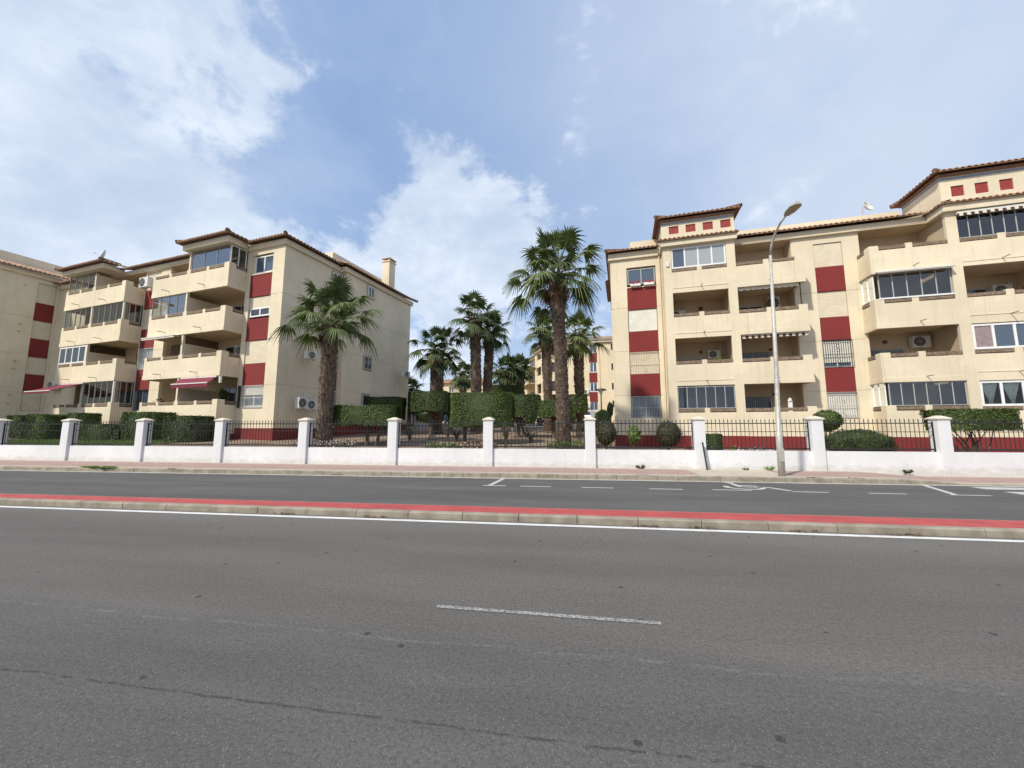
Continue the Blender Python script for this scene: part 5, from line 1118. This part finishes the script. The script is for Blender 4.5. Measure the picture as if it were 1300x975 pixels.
# ================================================================== STREET LAMP, ROD, WEEDS
sl_=empty('street_lamp',(6.34,13.45,.14)); tag(sl_,'tall galvanised street lamp with a curved arm and flat head, on the pavement','street lamp')
b=MB(); b.tube([(0,0,0),(0,0,1.3),(0,0,1.32),(.08,0,3.5),(.17,0,7.2)],[.10,.09,.075,.062,.042],16); b.build('pole',M['galv'],sl_,smooth=True)
b=MB(); b.tube([(.17,0,7.2),(.18,-.10,7.5),(.2,-.32,7.78),(.22,-.66,7.98),(.24,-.98,8.05)],[.042,.038,.034,.03,.028],10); b.build('arm',M['galv'],sl_,smooth=True)
b=MB(); P=[(-.07,-.95),(.07,-.95),(.15,-1.2),(.16,-1.5),(.09,-1.62),(-.09,-1.62),(-.16,-1.5),(-.15,-1.2)]
b.prism([(.24+p[0],p[1]) for p in P][::-1],8.02,8.07); b.prism([(.24+p[0]*.7,p[1]*.9-.13) for p in P][::-1],8.07,8.13)
b.build('lamp_head',M['galv'],sl_,bevel=.02); b=MB(); b.prism([(.24+p[0]*.85,(p[1]+1.35)*.85-1.35) for p in P][::-1],8.005,8.02); b.build('diffuser',M['lamp_tan'],sl_)
b=MB(); b.box(-.06,.06,-.119,-.10,.45,.85); b.build('access_door',M['galv'],sl_)
rod=MB(); rod.tube([(4.62,14.93,.13),(4.52,14.96,1.12)],.028,8); tag(rod.build('black_rod',M['dark_metal']),'thin black rod leaning on the white pillar, left of the lamp','rod')
def weed(label,x,y,z,s,n,seed,mat='hedge_light'):
    rr=random.Random(seed); b=MB()
    for i in range(n):
        a=rr.uniform(0,6.28); r=rr.uniform(.1,1)*s; h=rr.uniform(.3,1)*s*.8; o=Vector((math.cos(a),math.sin(a)*.5,0)); q=Vector((-math.sin(a),math.cos(a),0))*.012; p=o*rr.uniform(0,.4)*s; b.face([p-q,p+q,p+o*r*.6+Vector((0,0,h))+q*.5,p+o*r+Vector((0,0,h*.8))])
    o=b.build('weed',M[mat]); o.location=(x,y,z); o.scale=(1.5,.6,.32) if n>200 else (.6,.6,.75); tag(o,label,'weed','weeds along the kerb and wall')
weed('largest green weed, sprawling over the kerb at the far left',-17.6,12.0,.08,.5,260,1); weed('upright weed at the wall foot, left of the black rod',2.35,14.98,.13,.3,26,2,'hedge_brown'); weed('small weed at the wall foot, left of the lamp',5.95,15.1,.13,.2,30,3); weed('spiky weed at the wall foot beside the lamp',6.75,15.15,.13,.28,26,4)
weed('low dark weed at the wall foot, right of the lamp',11.1,15.28,.10,.25,60,5,'hedge_brown')
def litter(x,y,z,s,seed):
    rr=random.Random(seed); b=MB()
    for i in range(26):
        p=Vector((rr.uniform(-1,1)*s,rr.uniform(-.3,.3)*s,rr.uniform(.0,.02))); a=rr.uniform(0,6.28); q=Vector((math.cos(a),math.sin(a),.2))*.03; t=Vector((-math.sin(a),math.cos(a),.3))*.014; b.face([p-q,p-t,p+q,p+t])
    o=b.build('dead_leaves',M['wood']); o.location=(x,y,z); tag(o,kind='stuff'); o['label']='small dry leaf litter lying in the gutter'; o['category']='leaf litter'
for i,(x,y,z) in enumerate(((-5.4,6.64,.01),(-3.6,6.68,.01),(1.1,6.80,.01),(2.0,6.84,.01),(3.5,6.88,.01),(4.9,6.92,.01),(-8,12.25,.03),(2.1,12.9,.145),(8.2,13.15,.145),(-14.5,12.1,.145),(7.0,13.1,.145))): litter(x,y,z,.22,i)

# ------------------------------------------------------------------ potted plants on the balconies
def pot_plant(fm,u,v,z,h,label,seed,mat='hedge',n=160):
    rr=random.Random(seed); e=empty('potted_plant'); e.matrix_world=fm@Matrix.Translation((u,v,z)); tag(e,label,'potted plant','potted plants on the balconies')
    b=MB(); b.tube([(0,0,0),(0,0,.3)],[.12,.17],12); b.build('pot',M['terracotta'],e)
    b=MB()
    for i in range(n):
        a=rr.uniform(0,6.28); t=rr.uniform(.25,1); r_=.32*math.sin(t*2.6)+.04; p=Vector((r_*math.cos(a)*rr.uniform(.3,1),r_*math.sin(a)*rr.uniform(.3,1),.3+(h-.3)*t)); nm=Vector((math.cos(a),math.sin(a),rr.uniform(.2,1))).normalized(); q=nm.orthogonal().normalized()*.05; s_=nm.cross(q)*1.6; b.face([p-q,p-s_,p+q,p+s_])
    b.tube([(0,0,.25),(0.02,0,h*.8)],[.02,.01],5); b.build('foliage',M[mat],e)
pot_plant(FB,-6.1,-.6,10.25,1.55,'potted plant inside the glazed top corner balcony of the left block',1,'hedge_dark')
pot_plant(FB,-8.9,-.7,1.95,1.5,'spiky potted plant at the left end of the lowest corner balcony',2,'hedge_brown',90)
pot_plant(FB,-3.9,-.2,1.95,2.0,'tall dark plant under the small maroon awning',3,'hedge_dark',260)
pot_plant(FB,-5.5,-.6,7.65,1.25,'potted plant on the open third-storey corner balcony',4,'hedge')
pot_plant(FA,18.7,-.5,7.1,1.5,'bushy dark plant in the open third-storey loggia at the right edge',5,'hedge_dark',200)
pot_plant(FA,4.9,-.6,4.35,1.3,'small potted plant in the second-storey loggia beside the lamp post',6,'hedge')
